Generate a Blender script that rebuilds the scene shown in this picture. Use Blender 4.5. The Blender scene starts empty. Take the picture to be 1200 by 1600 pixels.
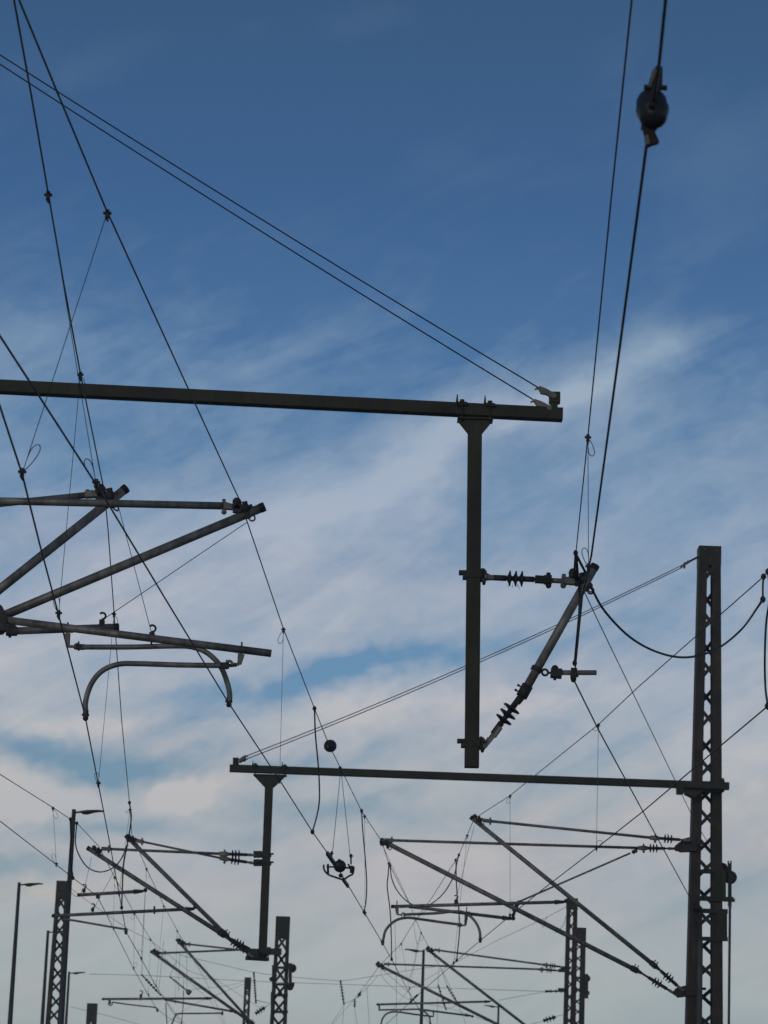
import bpy, math, random
from mathutils import Vector as V, Matrix
random.seed(7)
S = bpy.context.scene
COL = S.collection
# ------------------------------------------------------------------ camera
PITCH, ROLL, F = math.radians(13.2), math.radians(2.2), 4400.0      # F in pixels of the 1200x1600 photograph
EYE = V((0, 0, 1.65))
_f = V((0, math.cos(PITCH), math.sin(PITCH)))
_u0 = V((0, -math.sin(PITCH), math.cos(PITCH)))
_x0 = V((1, 0, 0))
_r = _x0 * math.cos(ROLL) + _u0 * math.sin(ROLL)
_u = -_x0 * math.sin(ROLL) + _u0 * math.cos(ROLL)
cam = bpy.data.cameras.new('camera')
camo = bpy.data.objects.new('camera', cam); COL.objects.link(camo)
cam.sensor_fit = 'VERTICAL'; cam.sensor_height = 36.0; cam.lens = 36.0 * F / 1600.0
cam.clip_start = 0.2; cam.clip_end = 6000
camo.matrix_world = Matrix.Translation(EYE) @ Matrix((_r, _u, -_f)).transposed().to_4x4()
cam.dof.use_dof = True; cam.dof.focus_distance = 25.5; cam.dof.aperture_fstop = 6.0
S.camera = camo
S.render.resolution_x, S.render.resolution_y = 768, 1024

# ------------------------------------------------------------------ world: sky with clouds
W = bpy.data.worlds.new('World'); S.world = W; W.use_nodes = True
W.cycles.sampling_method = 'MANUAL'; W.cycles.sample_map_resolution = 128
nt = W.node_tree; nt.nodes.clear()
SUN_EL, SUN_AZ = math.radians(14), math.radians(205)
def N(t, **k):
    n = nt.nodes.new(t)
    for a, b in k.items(): setattr(n, a, b)
    return n
def L(a, b): nt.links.new(a, b)
def M(op, a, b=None, c=None, clamp=False):
    n = N('ShaderNodeMath', operation=op, use_clamp=clamp)
    for i, v in enumerate((a, b, c)):
        if v is None: continue
        if isinstance(v, (int, float)): n.inputs[i].default_value = v
        else: L(v, n.inputs[i])
    return n.outputs[0]
def MIXC(f, a, b, mode='MIX'):
    n = N('ShaderNodeMix', data_type='RGBA', blend_type=mode)
    for s, v in ((n.inputs[0], f), (n.inputs[6], a), (n.inputs[7], b)):
        if isinstance(v, (int, float)): s.default_value = v
        elif isinstance(v, tuple): s.default_value = v + (1,)
        else: L(v, s)
    return n.outputs[2]
def srgb(r, g, b):
    f = lambda c: (c / 255 / 12.92) if c <= 10 else ((c / 255 + .055) / 1.055) ** 2.4
    return (f(r), f(g), f(b))
def skyuv(px, py):
    d = (_r * (px - 600) + _u * (800 - py) + _f * F).normalized()
    return math.atan2(d.x, d.y), math.asin(d.z)
tc = N('ShaderNodeTexCoord')
sep = N('ShaderNodeSeparateXYZ'); L(tc.outputs['Generated'], sep.inputs[0])
U = M('ARCTAN2', sep.outputs[0], sep.outputs[1]); Vv = M('ARCSINE', sep.outputs[2])
def noise(su, sv, scale, detail=5, rough=.55, off=0.0, dist=0.0, ang=0.0):
    ca, sa = math.cos(ang), math.sin(ang)
    a = M('ADD', M('MULTIPLY', U, ca * su), M('MULTIPLY', Vv, sa * su))
    b = M('ADD', M('MULTIPLY', U, -sa * sv), M('MULTIPLY', Vv, ca * sv))
    c = N('ShaderNodeCombineXYZ'); L(a, c.inputs[0]); L(b, c.inputs[1]); c.inputs[2].default_value = off
    n = N('ShaderNodeTexNoise'); L(c.outputs[0], n.inputs['Vector'])
    n.inputs['Scale'].default_value = scale; n.inputs['Detail'].default_value = detail
    n.inputs['Roughness'].default_value = rough; n.inputs['Distortion'].default_value = dist
    return n.outputs['Fac']
_wn = N('ShaderNodeTexNoise'); _cc = N('ShaderNodeCombineXYZ'); L(U, _cc.inputs[0]); L(Vv, _cc.inputs[1]); L(_cc.outputs[0], _wn.inputs['Vector'])
_wn.inputs['Scale'].default_value = 22; _wn.inputs['Detail'].default_value = 4; _wn.inputs['Roughness'].default_value = .62
_ws = N('ShaderNodeSeparateColor'); L(_wn.outputs['Color'], _ws.inputs[0])
w1 = M('MULTIPLY', M('SUBTRACT', _ws.outputs[0], .5), .035)
w2 = M('MULTIPLY', M('SUBTRACT', _ws.outputs[1], .5), .028)
UW, VW = M('ADD', U, w1), M('ADD', Vv, w2)
def blob(px, py, sx, sy, ang, amp, sharp=False):
    u, v = skyuv(px, py); a = math.radians(ang) - ROLL
    ca, sa = math.cos(a), math.sin(a)
    du, dv = M('SUBTRACT', UW, u), M('SUBTRACT', VW, v)
    p = M('MULTIPLY', M('ADD', M('MULTIPLY', du, ca), M('MULTIPLY', dv, sa)), F / sx)
    q = M('MULTIPLY', M('ADD', M('MULTIPLY', du, -sa), M('MULTIPLY', dv, ca)), F / sy)
    r2 = M('ADD', M('MULTIPLY', p, p), M('MULTIPLY', q, q))
    if sharp: r2 = M('MULTIPLY', r2, r2)
    return M('MULTIPLY', M('EXPONENT', M('MULTIPLY', r2, -.7)), amp)
BLOBS = [
    (1045, 528, 62, 28, 24, .42), (940, 585, 90, 26, 30, .30), (850, 640, 110, 24, 22, .26), (700, 690, 170, 40, 28, .42), (520, 800, 150, 50, 24, .34), (640, 930, 230, 40, 14, .16),
    (960, 640, 110, 26, 20, .22), (200, 700, 190, 90, 24, -.22), (800, 780, 200, 40, 20, -.10), (300, 900, 200, 60, 20, .12), (720, 540, 180, 60, 25, -.14),
    (500, 1062, 150, 20, 12, -.62), (760, 1010, 180, 22, 14, -.25), (320, 1120, 80, 12, 14, -.30), (1000, 960, 160, 50, 8, -.10),
    (650, 1108, 170, 20, 8, .32), (70, 1175, 130, 26, 4, -.50), (240, 1187, 110, 18, 14, -.42), (110, 1130, 170, 16, 10, .20),
    (60, 1238, 85, 36, 10, .50, True), (290, 1240, 55, 28, 10, .50, True), (190, 1290, 150, 14, 0, -.40), (40, 1338, 90, 16, 0, -.50),
    (520, 1262, 130, 24, 5, -.40), (450, 1182, 120, 12, 10, -.35), (150, 90, 150, 34, 15, .16), (560, 30, 110, 30, 10, .12),
    (1130, 250, 130, 100, 40, .22), (1000, 60, 90, 60, 60, .10), (760, 270, 160, 40, 20, .08), (60, 560, 160, 60, 10, .14), (1180, 1420, 110, 90, 0, -.22), (1150, 1180, 120, 30, 10, .18), (800, 1290, 200, 26, 8, -.14),
]
# elevation in radians scaled to 0..1 between photo rows 1800 (0) and -200 (1)
v0, v1 = skyuv(600, 1800)[1], skyuv(600, -200)[1]
tt = M('DIVIDE', M('SUBTRACT', Vv, v0), v1 - v0, clamp=True)
def ramp(fac, stops):
    n = N('ShaderNodeValToRGB'); e = n.color_ramp.elements
    while len(e) < len(stops): e.new(.5)
    for el, (p, c) in zip(e, stops): el.position = p; el.color = (c + (1,)) if len(c) == 3 else c
    L(fac, n.inputs[0]); return n.outputs[0]
row = lambda y: (1800 - y) / 2000.0
blue = ramp(tt, [(0, srgb(134, 156, 160)), (row(1500), srgb(138, 160, 170)), (row(1250), srgb(112, 146, 172)), (row(1060), srgb(96, 140, 180)),
                 (row(800), srgb(84, 128, 170)), (row(560), srgb(63, 108, 158)), (row(300), srgb(46, 89, 140)), (row(0), srgb(43, 80, 122)), (1, srgb(39, 75, 113))])
white = ramp(tt, [(0, srgb(178, 190, 188)), (row(1520), srgb(183, 190, 191)), (row(1380), srgb(188, 188, 192)), (row(1250), srgb(193, 192, 193)), (row(1060), srgb(191, 193, 199)),
                  (row(800), srgb(170, 182, 200)), (row(560), srgb(150, 172, 193)), (row(300), srgb(104, 133, 163)), (1, srgb(90, 112, 145))])
cov = ramp(tt, [(0, (.9,) * 3), (row(1500), (.82,) * 3), (row(1350), (.78,) * 3), (row(1200), (.62,) * 3), (row(1060), (.62,) * 3), (row(850), (.55,) * 3),
                (row(650), (.36,) * 3), (row(450), (.14,) * 3), (row(200), (.08,) * 3), (1, (.06,) * 3)])
c = cov
for b in BLOBS: c = M('ADD', c, blob(*b))
streak = M('MULTIPLY', M('SUBTRACT', noise(1, 4.2, 12, 7, .60, 3.1, .7, math.radians(27)), .5), 1.15)
puffs = M('MULTIPLY', M('SUBTRACT', noise(1, 1.7, 26, 6, .6, 9.4, .6, math.radians(12)), .5), .75)
fine = M('MULTIPLY', M('SUBTRACT', noise(1, 2.0, 75, 6, .62, 2.2, .8, math.radians(14)), .5), .42)
tex = M('MULTIPLY', M('ADD', M('ADD', streak, puffs), fine), ramp(tt, [(0, (.35,) * 3), (row(1300), (.8,) * 3), (row(900), (.75,) * 3), (row(550), (.65,) * 3), (row(350), (.26,) * 3), (1, (.2,) * 3)]))
c = M('ADD', c, tex)
c = M('ADD', M('MULTIPLY', M('SUBTRACT', c, .5), 1.25), .48, clamp=True)
sky = N('ShaderNodeTexSky', sky_type='NISHITA', sun_disc=False)
sky.sun_elevation = SUN_EL; sky.sun_rotation = SUN_AZ; sky.altitude = 200; sky.air_density = 1.2; sky.dust_density = 1.0
nish = MIXC(1.0, sky.outputs[0], (.09, .09, .09), 'MULTIPLY')
base = MIXC(.12, blue, nish)
# slow colour drift inside the clouds
tint = ramp(noise(1, 2.2, 14, 4, .5, 5.0), [(.3, (.93, .97, 1.0)), (.5, (1, 1, 1)), (.7, (1.05, 1.0, .985))])
cl = MIXC(1.0, white, tint, 'MULTIPLY')
edge = M('ADD', blob(70, 1382, 110, 16, 4, .55, True), blob(1000, 1500, 240, 50, 0, 0.0))
cl = MIXC(edge, cl, srgb(196, 190, 180))
final = MIXC(c, base, cl)
bg = N('ShaderNodeBackground'); L(final, bg.inputs[0]); bg.inputs[1].default_value = 1.0
wo = N('ShaderNodeOutputWorld'); L(bg.outputs[0], wo.inputs[0])

# ------------------------------------------------------------------ sun (hazy evening, behind the photographer)
sl = bpy.data.lights.new('sun', 'SUN'); sl.energy = .5; sl.angle = math.radians(12); sl.color = (1.0, .9, .78)
so = bpy.data.objects.new('sun', sl); COL.objects.link(so)
sd = V((math.sin(SUN_AZ) * math.cos(SUN_EL), math.cos(SUN_AZ) * math.cos(SUN_EL), math.sin(SUN_EL)))
so.rotation_euler = sd.to_track_quat('Z', 'Y').to_euler(); so.location = sd * 50
S.view_settings.view_transform = 'Standard'; S.view_settings.look = 'None'
S.view_settings.exposure = 0.0; S.view_settings.gamma = 1.0
S.render.engine = 'CYCLES'

# ------------------------------------------------------------------ materials
def mat(name, col, rough=.6, metal=0.0, var=.25, scale=9.0, col2=None, bump=0.0, f2=.5, streaks=None):
    m = bpy.data.materials.new(name); m.use_nodes = True; t = m.node_tree
    b = t.nodes['Principled BSDF']; b.inputs['Roughness'].default_value = rough; b.inputs['Metallic'].default_value = metal; b.inputs['Specular IOR Level'].default_value = .22
    g = t.nodes.new('ShaderNodeNewGeometry')
    n = t.nodes.new('ShaderNodeTexNoise'); n.inputs['Scale'].default_value = scale; n.inputs['Detail'].default_value = 6
    t.links.new(g.outputs['Position'], n.inputs['Vector'])
    r = t.nodes.new('ShaderNodeValToRGB'); e = r.color_ramp.elements
    lo = tuple(c * (1 - var) for c in col); hi = tuple(c * (1 + var) for c in (col2 or col))
    e[0].position = f2 - .18; e[0].color = lo + (1,); e[1].position = f2 + .18; e[1].color = hi + (1,)
    t.links.new(n.outputs['Fac'], r.inputs[0]); t.links.new(r.outputs[0], b.inputs['Base Color'])
    n2 = t.nodes.new('ShaderNodeTexNoise'); n2.inputs['Scale'].default_value = scale * 7; n2.inputs['Detail'].default_value = 3
    t.links.new(g.outputs['Position'], n2.inputs['Vector'])
    mr = t.nodes.new('ShaderNodeMapRange'); mr.inputs[3].default_value = max(.05, rough - .12); mr.inputs[4].default_value = min(1, rough + .12)
    t.links.new(n2.outputs['Fac'], mr.inputs[0]); t.links.new(mr.outputs[0], b.inputs['Roughness'])
    if streaks:
        mp = t.nodes.new('ShaderNodeMapping'); mp.inputs['Scale'].default_value = (14, 14, .9); t.links.new(g.outputs['Position'], mp.inputs[0])
        n3 = t.nodes.new('ShaderNodeTexNoise'); n3.inputs['Scale'].default_value = 1.6; n3.inputs['Detail'].default_value = 5; t.links.new(mp.outputs[0], n3.inputs['Vector'])
        r3 = t.nodes.new('ShaderNodeValToRGB'); r3.color_ramp.elements[0].position = .38; r3.color_ramp.elements[0].color = (1, 1, 1, 1); r3.color_ramp.elements[1].position = .72; r3.color_ramp.elements[1].color = streaks + (1,)
        t.links.new(n3.outputs['Fac'], r3.inputs[0]); mx = t.nodes.new('ShaderNodeMix'); mx.data_type = 'RGBA'; mx.blend_type = 'MULTIPLY'; mx.inputs[0].default_value = 1
        t.links.new(r.outputs[0], mx.inputs[6]); t.links.new(r3.outputs[0], mx.inputs[7]); t.links.new(mx.outputs[2], b.inputs['Base Color'])
    if bump:
        bp = t.nodes.new('ShaderNodeBump'); bp.inputs['Strength'].default_value = bump; bp.inputs['Distance'].default_value = .01
        t.links.new(n2.outputs['Fac'], bp.inputs['Height']); t.links.new(bp.outputs[0], b.inputs['Normal'])
    return m
OLIVE = mat('olive_painted_steel', (.023, .0245, .0135), .55, 0, .32, 2.2, streaks=(1.45, 1.35, 1.05))
MASTM = mat('weathered_mast_paint', (.026, .028, .019), .65, 0, .3, 4, (.034, .030, .023), streaks=(1.8, 1.3, 1.0))
GALV = mat('dull_galvanised_tube', (.175, .172, .155), .5, .25, .32, 5, (.215, .205, .180), streaks=(.55, .52, .48))
ZINC = mat('weathered_zinc', (.085, .084, .076), .6, .2, .25, 5)
GALV2 = mat('bright_galvanised_fitting', (.17, .155, .135), .55, .2, .35, 14)
CAST = mat('cast_clamp', (.036, .034, .029), .6, .2, .4, 22)
RUST = mat('rusted_fitting', (.028, .025, .021), .75, .1, .4, 20)
CABLE = mat('weathered_copper_cable', (.018, .018, .019), .5, .4, .2, 12)
THIN = mat('dropper_cable', (.030, .035, .045), .45, .4, .2, 12)
INSUL = mat('silicone_insulator', (.020, .023, .034), .42, 0, .2, 16)
PORC = mat('glazed_insulator', (.020, .024, .029), .35, 0, .2, 16)
BLACK = mat('black_cap', (.012, .012, .011), .6, 0, .2, 10)
LAMPM = mat('grey_lamp_metal', (.052, .054, .052), .55, .1, .2, 6)
GROUNDM = mat('track_ballast', (.085, .078, .070), .95, 0, .45, 6, (.11, .10, .09), .6)

# ------------------------------------------------------------------ pixel <-> space
def ray(px, py): return _r * (px - 600) + _u * (800 - py) + _f * F
def P(px, py, Y):
    d = ray(px, py); return EYE + d * (Y / d.y)
def Pz(px, py, z):
    d = ray(px, py); return EYE + d * ((z - EYE.z) / d.z)
def proj(p):
    d = p - EYE; k = F / d.dot(_f); return 600 + d.dot(_r) * k, 800 - d.dot(_u) * k
def mpp(p): return (p - EYE).dot(_f) / F          # metres per photograph pixel at p
def fr(d):
    d = d.normalized(); a = V((0, 0, 1)) if abs(d.z) < .9 else V((1, 0, 0))
    s = d.cross(a).normalized(); return s, s.cross(d).normalized()

# ------------------------------------------------------------------ mesh builder
class MB:
    def __init__(s): s.v, s.f, s.sm = [], [], []
    def face(s, idx, sm=False): s.f.append(idx); s.sm.append(sm)
    def tube(s, pts, r, n=10, caps=True):
        pts = [V(p) for p in pts]; rs = r if isinstance(r, (list, tuple)) else [r] * len(pts)
        base = len(s.v); prev = None
        for i, p in enumerate(pts):
            a = pts[max(i - 1, 0)]; b = pts[min(i + 1, len(pts) - 1)]; d = (b - a).normalized()
            if i and i < len(pts) - 1:
                d = ((pts[i] - pts[i-1]).normalized() + (pts[i+1] - pts[i]).normalized())
                d = d.normalized() if d.length > 1e-6 else (b - a).normalized()
            if prev is None: x, y = fr(d)
            else:
                x = (prev - d * prev.dot(d))
                x = x.normalized() if x.length > 1e-6 else fr(d)[0]
                y = x.cross(d)
            prev = x
            for k in range(n):
                t = 2 * math.pi * k / n
                s.v.append(p + (x * math.cos(t) + y * math.sin(t)) * rs[i])
        for i in range(len(pts) - 1):
            for k in range(n):
                a = base + i * n + k; b = base + i * n + (k + 1) % n
                s.face((a, b, b + n, a + n), True)
        if caps:
            s.face(tuple(base + k for k in reversed(range(n)))); s.face(tuple(base + (len(pts) - 1) * n + k for k in range(n)))
        return s
    def bar(s, a, b, w, h, up=None, w2=None, h2=None, bev=0.0):
        """box from a to b; w across, h along `up`"""
        a, b = V(a), V(b); d = (b - a).normalized(); up = V(up or (0, 0, 1))
        if abs(d.dot(up)) > .98: up = V((0, 1, 0))
        x = d.cross(up).normalized(); y = x.cross(d).normalized()
        w2 = w if w2 is None else w2; h2 = h if h2 is None else h2
        base = len(s.v)
        sect = [(-1, -1), (1, -1), (1, 1), (-1, 1)]
        if bev:
            e = 1 - bev; sect = [(-e, -1), (e, -1), (1, -e), (1, e), (e, 1), (-e, 1), (-1, e), (-1, -e)]
        n = len(sect)
        for p, ww, hh in ((a, w, h), (b, w2, h2)):
            for i, j in sect: s.v.append(p + x * i * ww / 2 + y * j * hh / 2)
        for k in range(n):
            q = (k + 1) % n; s.face((base + k, base + q, base + n + q, base + n + k))
        s.face(tuple(base + k for k in reversed(range(n)))); s.face(tuple(base + n + k for k in range(n)))
        return s
    def lathe(s, a, d, prof, n=16):
        a, d = V(a), V(d).normalized(); x, y = fr(d); base = len(s.v)
        for t, r in prof:
            for k in range(n):
                g = 2 * math.pi * k / n; s.v.append(a + d * t + (x * math.cos(g) + y * math.sin(g)) * max(r, 1e-4))
        for i in range(len(prof) - 1):
            for k in range(n):
                p = base + i * n + k; q = base + i * n + (k + 1) % n
                s.face((p, q, q + n, p + n), True)
        s.face(tuple(base + k for k in reversed(range(n)))); s.face(tuple(base + (len(prof) - 1) * n + k for k in range(n)))
        return s
    def plate(s, poly, thick):
        """polygon in space (list of points, planar) extruded +-thick/2 along its normal"""
        poly = [V(p) for p in poly]; nrm = (poly[1] - poly[0]).cross(poly[2] - poly[1]).normalized(); base = len(s.v); n = len(poly)
        for q in (-1, 1):
            for p in poly: s.v.append(p + nrm * q * thick / 2)
        s.face(tuple(base + k for k in reversed(range(n)))); s.face(tuple(base + n + k for k in range(n)))
        for k in range(n):
            j = (k + 1) % n; s.face((base + k, base + j, base + n + j, base + n + k))
        return s
    def ball(s, c, r, n=10, sq=1.0, ax=(0, 0, 1)):
        m = 7; return s.lathe(V(c) - V(ax).normalized() * r * sq, ax, [(r * sq * (1 - math.cos(math.pi * i / m)), r * math.sin(math.pi * i / m)) for i in range(m + 1)], n)
    def arc(s, c, x, y, R, r, a0, a1, n=12, k=6, ry=1.0):
        c, x, y = V(c), V(x).normalized(), V(y).normalized()
        return s.tube([c + x * math.cos(math.radians(a0 + (a1 - a0) * i / n)) * R + y * math.sin(math.radians(a0 + (a1 - a0) * i / n)) * R * ry for i in range(n + 1)], r, k)
    def build(s, name, m, parent=None, origin=None, label=None):
        o0 = V(origin) if origin is not None else (root_loc(parent) if parent else (s.v[0].copy()))
        me = bpy.data.meshes.new(name); me.from_pydata([tuple(p - o0) for p in s.v], [], s.f)
        me.polygons.foreach_set('use_smooth', s.sm); me.materials.append(m); me.update()
        o = bpy.data.objects.new(name, me); COL.objects.link(o)
        if parent: o.parent = parent
        else: o.location = o0
        if label: o['label'] = label
        return o
ROOTS = {}
def root_loc(o):
    while o.parent: o = o.parent
    return ROOTS[o.name]
def tag(o, label, cat, group=None, kind=None):
    if label: o['label'] = label
    if cat: o['category'] = cat
    if group: o['group'] = group
    if kind: o['kind'] = kind
    return o
def thing(name, label, cat, loc, group=None):
    o = bpy.data.objects.new(name, None); COL.objects.link(o); o.location = loc; o.empty_display_size = .1
    ROOTS[o.name] = V(loc); return tag(o, label, cat, group)

# ------------------------------------------------------------------ ground (below the frame)
g = MB(); n = 40; ext = 1500
g.v = [V((-ext, -ext, 0)), V((ext, -ext, 0)), V((ext, ext, 0)), V((-ext, ext, 0))]; g.face((0, 1, 2, 3))
tag(g.build('ground', GROUNDM, origin=(0, 0, 0)), 'grey brown track ballast below the frame', None, kind='structure')

Y1, Y2, Y3 = 25.0, 46.0, 73.0

# ------------------------------------------------------------------ wires
WIRES = {}
def resolve(pts, Yd=None):
    out = []
    for p in pts:
        if len(p) == 2: p = (p[0], p[1], Yd)
        if isinstance(p[2], tuple): q = Pz(p[0], p[1], p[2][1]); out.append([p[0], p[1], q.y])
        else: out.append([p[0], p[1], p[2]])
    s = [0]
    for a, b in zip(out, out[1:]): s.append(s[-1] + math.hypot(b[0] - a[0], b[1] - a[1]))
    kn = [i for i, p in enumerate(out) if p[2] is not None]
    for i, p in enumerate(out):
        if p[2] is None:
            lo = max([k for k in kn if k < i]); hi = min([k for k in kn if k > i])
            t = (s[i] - s[lo]) / (s[hi] - s[lo]); p[2] = 1 / ((1 - t) / out[lo][2] + t / out[hi][2])
    return [P(*p) for p in out]
def smooth(pts, k=6):
    if len(pts) < 3: return pts
    q = [pts[0] * 2 - pts[1]] + pts + [pts[-1] * 2 - pts[-2]]; out = []
    for i in range(1, len(q) - 2):
        a, b, c_, d = q[i-1], q[i], q[i+1], q[i+2]
        for j in range(k):
            t = j / k
            out.append(.5 * ((2*b) + (c_-a)*t + (2*a-5*b+4*c_-d)*t*t + (3*b-a-3*c_+d)*t**3))
    out.append(pts[-1]); return out
def extend(pts, s=0, e=0, flat=True):
    if s:
        d = (pts[0] - pts[1]); d.z = d.z * .0 if flat else d.z; pts = [pts[0] + d.normalized() * s] + pts
    if e:
        d = (pts[-1] - pts[-2]); d.z = d.z * .0 if flat else d.z; pts = pts + [pts[-1] + d.normalized() * e]
    return pts
def wire(key, name, label, pts, dia=.012, group=None, s=0, e=0, sm=False, m=None, cat='wire'):
    q = resolve(pts)
    if sm: q = smooth(q)
    q = extend(q, s, e); WIRES[key] = q
    mb = MB(); mb.tube(q, dia / 2, 7)
    return tag(mb.build(name, m or CABLE), label, cat, group)
def on(key, px, py):
    best = None
    for a, b in zip(WIRES[key], WIRES[key][1:]):
        for i in range(61):
            p = a.lerp(b, i / 60)
            if (p - EYE).dot(_f) < 1: continue
            x, y = proj(p); d = (x - px) ** 2 + (y - py) ** 2
            if best is None or d < best[0]: best = (d, p)
    return best[1].copy()

GM, GC, GD, GJ = 'messenger wires above the tracks', 'contact wires above the tracks', 'vertical dropper wires', 'jumper cables'
zA = P(357, 1098, Y1).z; zB = P(133, 1120, Y1).z; zMA = P(376, 785, 24.6).z; zMC = P(163, 768, 25.4).z
# left pair of tracks
wire('mA', 'messenger_wire', 'upper wire from top left corner passing the longest slanted tube end and round insulator',
     [(30, 0, ('z', zMA - .42)), (92, 150, None), (165, 325, None), (300, 620, None), (376, 785, 24.6), (442, 980, None), (491, 1106, None), (515, 1166, None), (532, 1200, None), (566, 1269, None), (596, 1314, Y2),
      (607, 1348, None), (640, 1413, None), (658, 1457, None), (672, 1484, Y3), (690, 1515, 80), (712, 1560, 96), (728, 1600, 112)], .0115, GM, s=14, e=20)
wire('mC', 'messenger_wire', 'steep upper wire at far left crossing the near beam beside a thin dropper',
     [(22, 0, ('z', zMC - .45)), (50, 155, None), (75, 300, None), (100, 445, None), (125, 580, None), (163, 768, 25.4), (169, 830, 26.8), (178, 955, None), (190, 1125, None), (203, 1262, None), (206, 1304, Y2),
      (229, 1357, None), (256, 1415, None), (277, 1454, None), (287, 1473, Y3), (320, 1530, 92), (352, 1600, 125)], .0115, GM, s=14, e=20)
wire('cA', 'contact_wire', 'thick lower wire from left edge to sectional insulator, passing the right curved arm tip',
     [(0, 525, ('z', zA + .02)), (78, 645, None), (160, 772, None), (258, 935, None), (357, 1098, Y1), (437, 1219, None), (489, 1301, None), (524, 1350, None), (545, 1385, None), (570, 1427, None), (598, 1474, Y2 - .3),
      (612, 1499, None), (635, 1543, None), (652, 1572, None), (671, 1600, 92)], .0125, GC, s=15, e=30)
wire('cB', 'contact_wire', 'thick lower wire at left edge meeting the left curved arm tip',
     [(0, 635, ('z', zB + .02)), (35, 742, None), (62, 850, None), (92, 962, None), (133, 1119, Y1), (154, 1227, None), (172, 1320, None), (190, 1418, None), (197, 1456, Y2 - .3), (218, 1493, None), (245, 1543, None), (272, 1585, None), (284, 1600, 88)], .0125, GC, s=14, e=30)
zMD = P(154, 1322, Y2).z; zD = P(152, 1400, Y2).z
wire('mD', 'messenger_wire', 'upper of two wires entering at the left edge above the street lamps',
     [(0, 1210, ('z', zMD - .2)), (83, 1262, None), (110, 1280, None), (121, 1287, None), (154, 1322, Y2), (179, 1370, None), (210, 1427, None), (235, 1467, None), (248, 1487, Y3), (280, 1520, 88), (330, 1565, 118)], .0115, GM, s=12, e=20)
wire('cD', 'contact_wire', 'lower of two wires entering at the left edge above the street lamps',
     [(0, 1283, ('z', zD + .01)), (88, 1351, None), (114, 1372, None), (152, 1400, Y2), (178, 1452, None), (208, 1512, None), (228, 1548, None), (244, 1575, 76), (262, 1590, 84), (285, 1600, 92)], .0125, GC, s=14, e=20)
# right pair
zR = P(897, 1063, Y1).z; zMR = P(900, 868, 24.8).z
wire('cR', 'contact_wire', 'thickest wire at top right carrying the large round insulator down to the mast wheel',
     [(1040, 0, ('z', zR)), (1029, 108, None), (1010, 228, None), (966, 560, None), (924, 868, None), (910, 930, None), (897, 1063, Y1), (935, 1140, None), (1008, 1274, None), (1082, 1410, Y2 - .35)], .0145, GC, s=8)
wire('mR', 'messenger_wire', 'thinner wire at top right running left of the large insulator wire',
     [(987, 0, ('z', zMR - .35)), (955, 310, None), (919, 678, None), (900, 862, 24.6), (904, 905, 25.0), (932, 965, 26.5), (990, 1085, None), (1085, 1282, None), (1136, 1366, Y2 + .35)], .010, GM, s=10)
zE = P(750, 1470, Y2 - .3).z; zME = P(741, 1279, Y2).z
wire('mE', 'messenger_wire', 'upper of two wires slanting in from the right edge across the tall mast',
     [(1200, 893, ('z', zME - .15)), (1193, 901, None), (1000, 1071, None), (935, 1132, None), (797, 1243, None), (741, 1279, Y2), (717, 1336, None), (712, 1344, None), (674, 1404, None), (648, 1439, None), (627, 1474, None), (594, 1508, Y3), (570, 1540, 88), (548, 1568, 100), (520, 1600, 125)], .0115, GM, s=16, e=20)
wire('cE', 'contact_wire', 'lower of two wires slanting in from the right edge across the tall mast',
     [(1200, 1103, ('z', zE)), (1100, 1187, None), (1002, 1270, None), (932, 1325, None), (850, 1388, None), (797, 1431, None), (750, 1470, Y2 - .3), (713, 1501, None), (703, 1511, None), (662, 1546, None), (640, 1567, None), (604, 1600, 78)], .0125, GC, s=16, e=25)
# beyond: an anchored wire at the far right mast and a faint one on the left
wire('mF', 'messenger_wire', 'thin anchored wire sloping down left from the smaller right masts',
     [(886, 1416, Y3), (855, 1433, None), (780, 1468, None), (707, 1506, 92), (640, 1545, 120)], .012, GM, e=20)
wire('mG', 'messenger_wire', 'faint far wire descending rightward under the left jumper cable',
     [(99, 1379, 79.7), (134, 1406, None), (199, 1451, None), (236, 1470, 88), (295, 1517, None), (340, 1532, None), (375, 1555, 115)], .012, GM, e=10)

# guy wires of the two beams
GG = 'guy wire pairs holding the beam ends'
TOP1 = (-232, -64)
for k, (a, b, lab) in enumerate([((TOP1[0], TOP1[1], Y1), (846, 608.5, Y1 - .035), 'upper of the two long stay wires above the near beam'), ((TOP1[0], TOP1[1] + 12, Y1 + .03), (839, 628, Y1 - .035), 'lower of the two long stay wires above the near beam')]):
    pa, pb = P(*a), P(*b); q = []
    for i in range(13):
        t = i / 12; p = pa.lerp(pb, t); p.z -= .045 * 4 * t * (1 - t); q.append(p)
    WIRES['g1%d' % k] = q
    tag(MB().tube(q, .0065, 7).build('guy_wire', CABLE), lab, 'wire', GG)
for k, (a, b, lab) in enumerate([((384, 1181.5, Y2 - .35), (1064, 884, Y2), 'upper of the twin stay wires rising to the tall mast top'), ((385, 1186, Y2 - .35), (1066, 886.5, Y2), 'lower of the twin stay wires rising to the tall mast top')]):
    pa, pb = P(*a), P(*b); q = []
    for i in range(13):
        t = i / 12; p = pa.lerp(pb, t); p.z -= .10 * 4 * t * (1 - t); q.append(p)
    tag(MB().tube(q, .0075, 7).build('guy_wire', THIN), lab, 'wire', GG)

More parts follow.
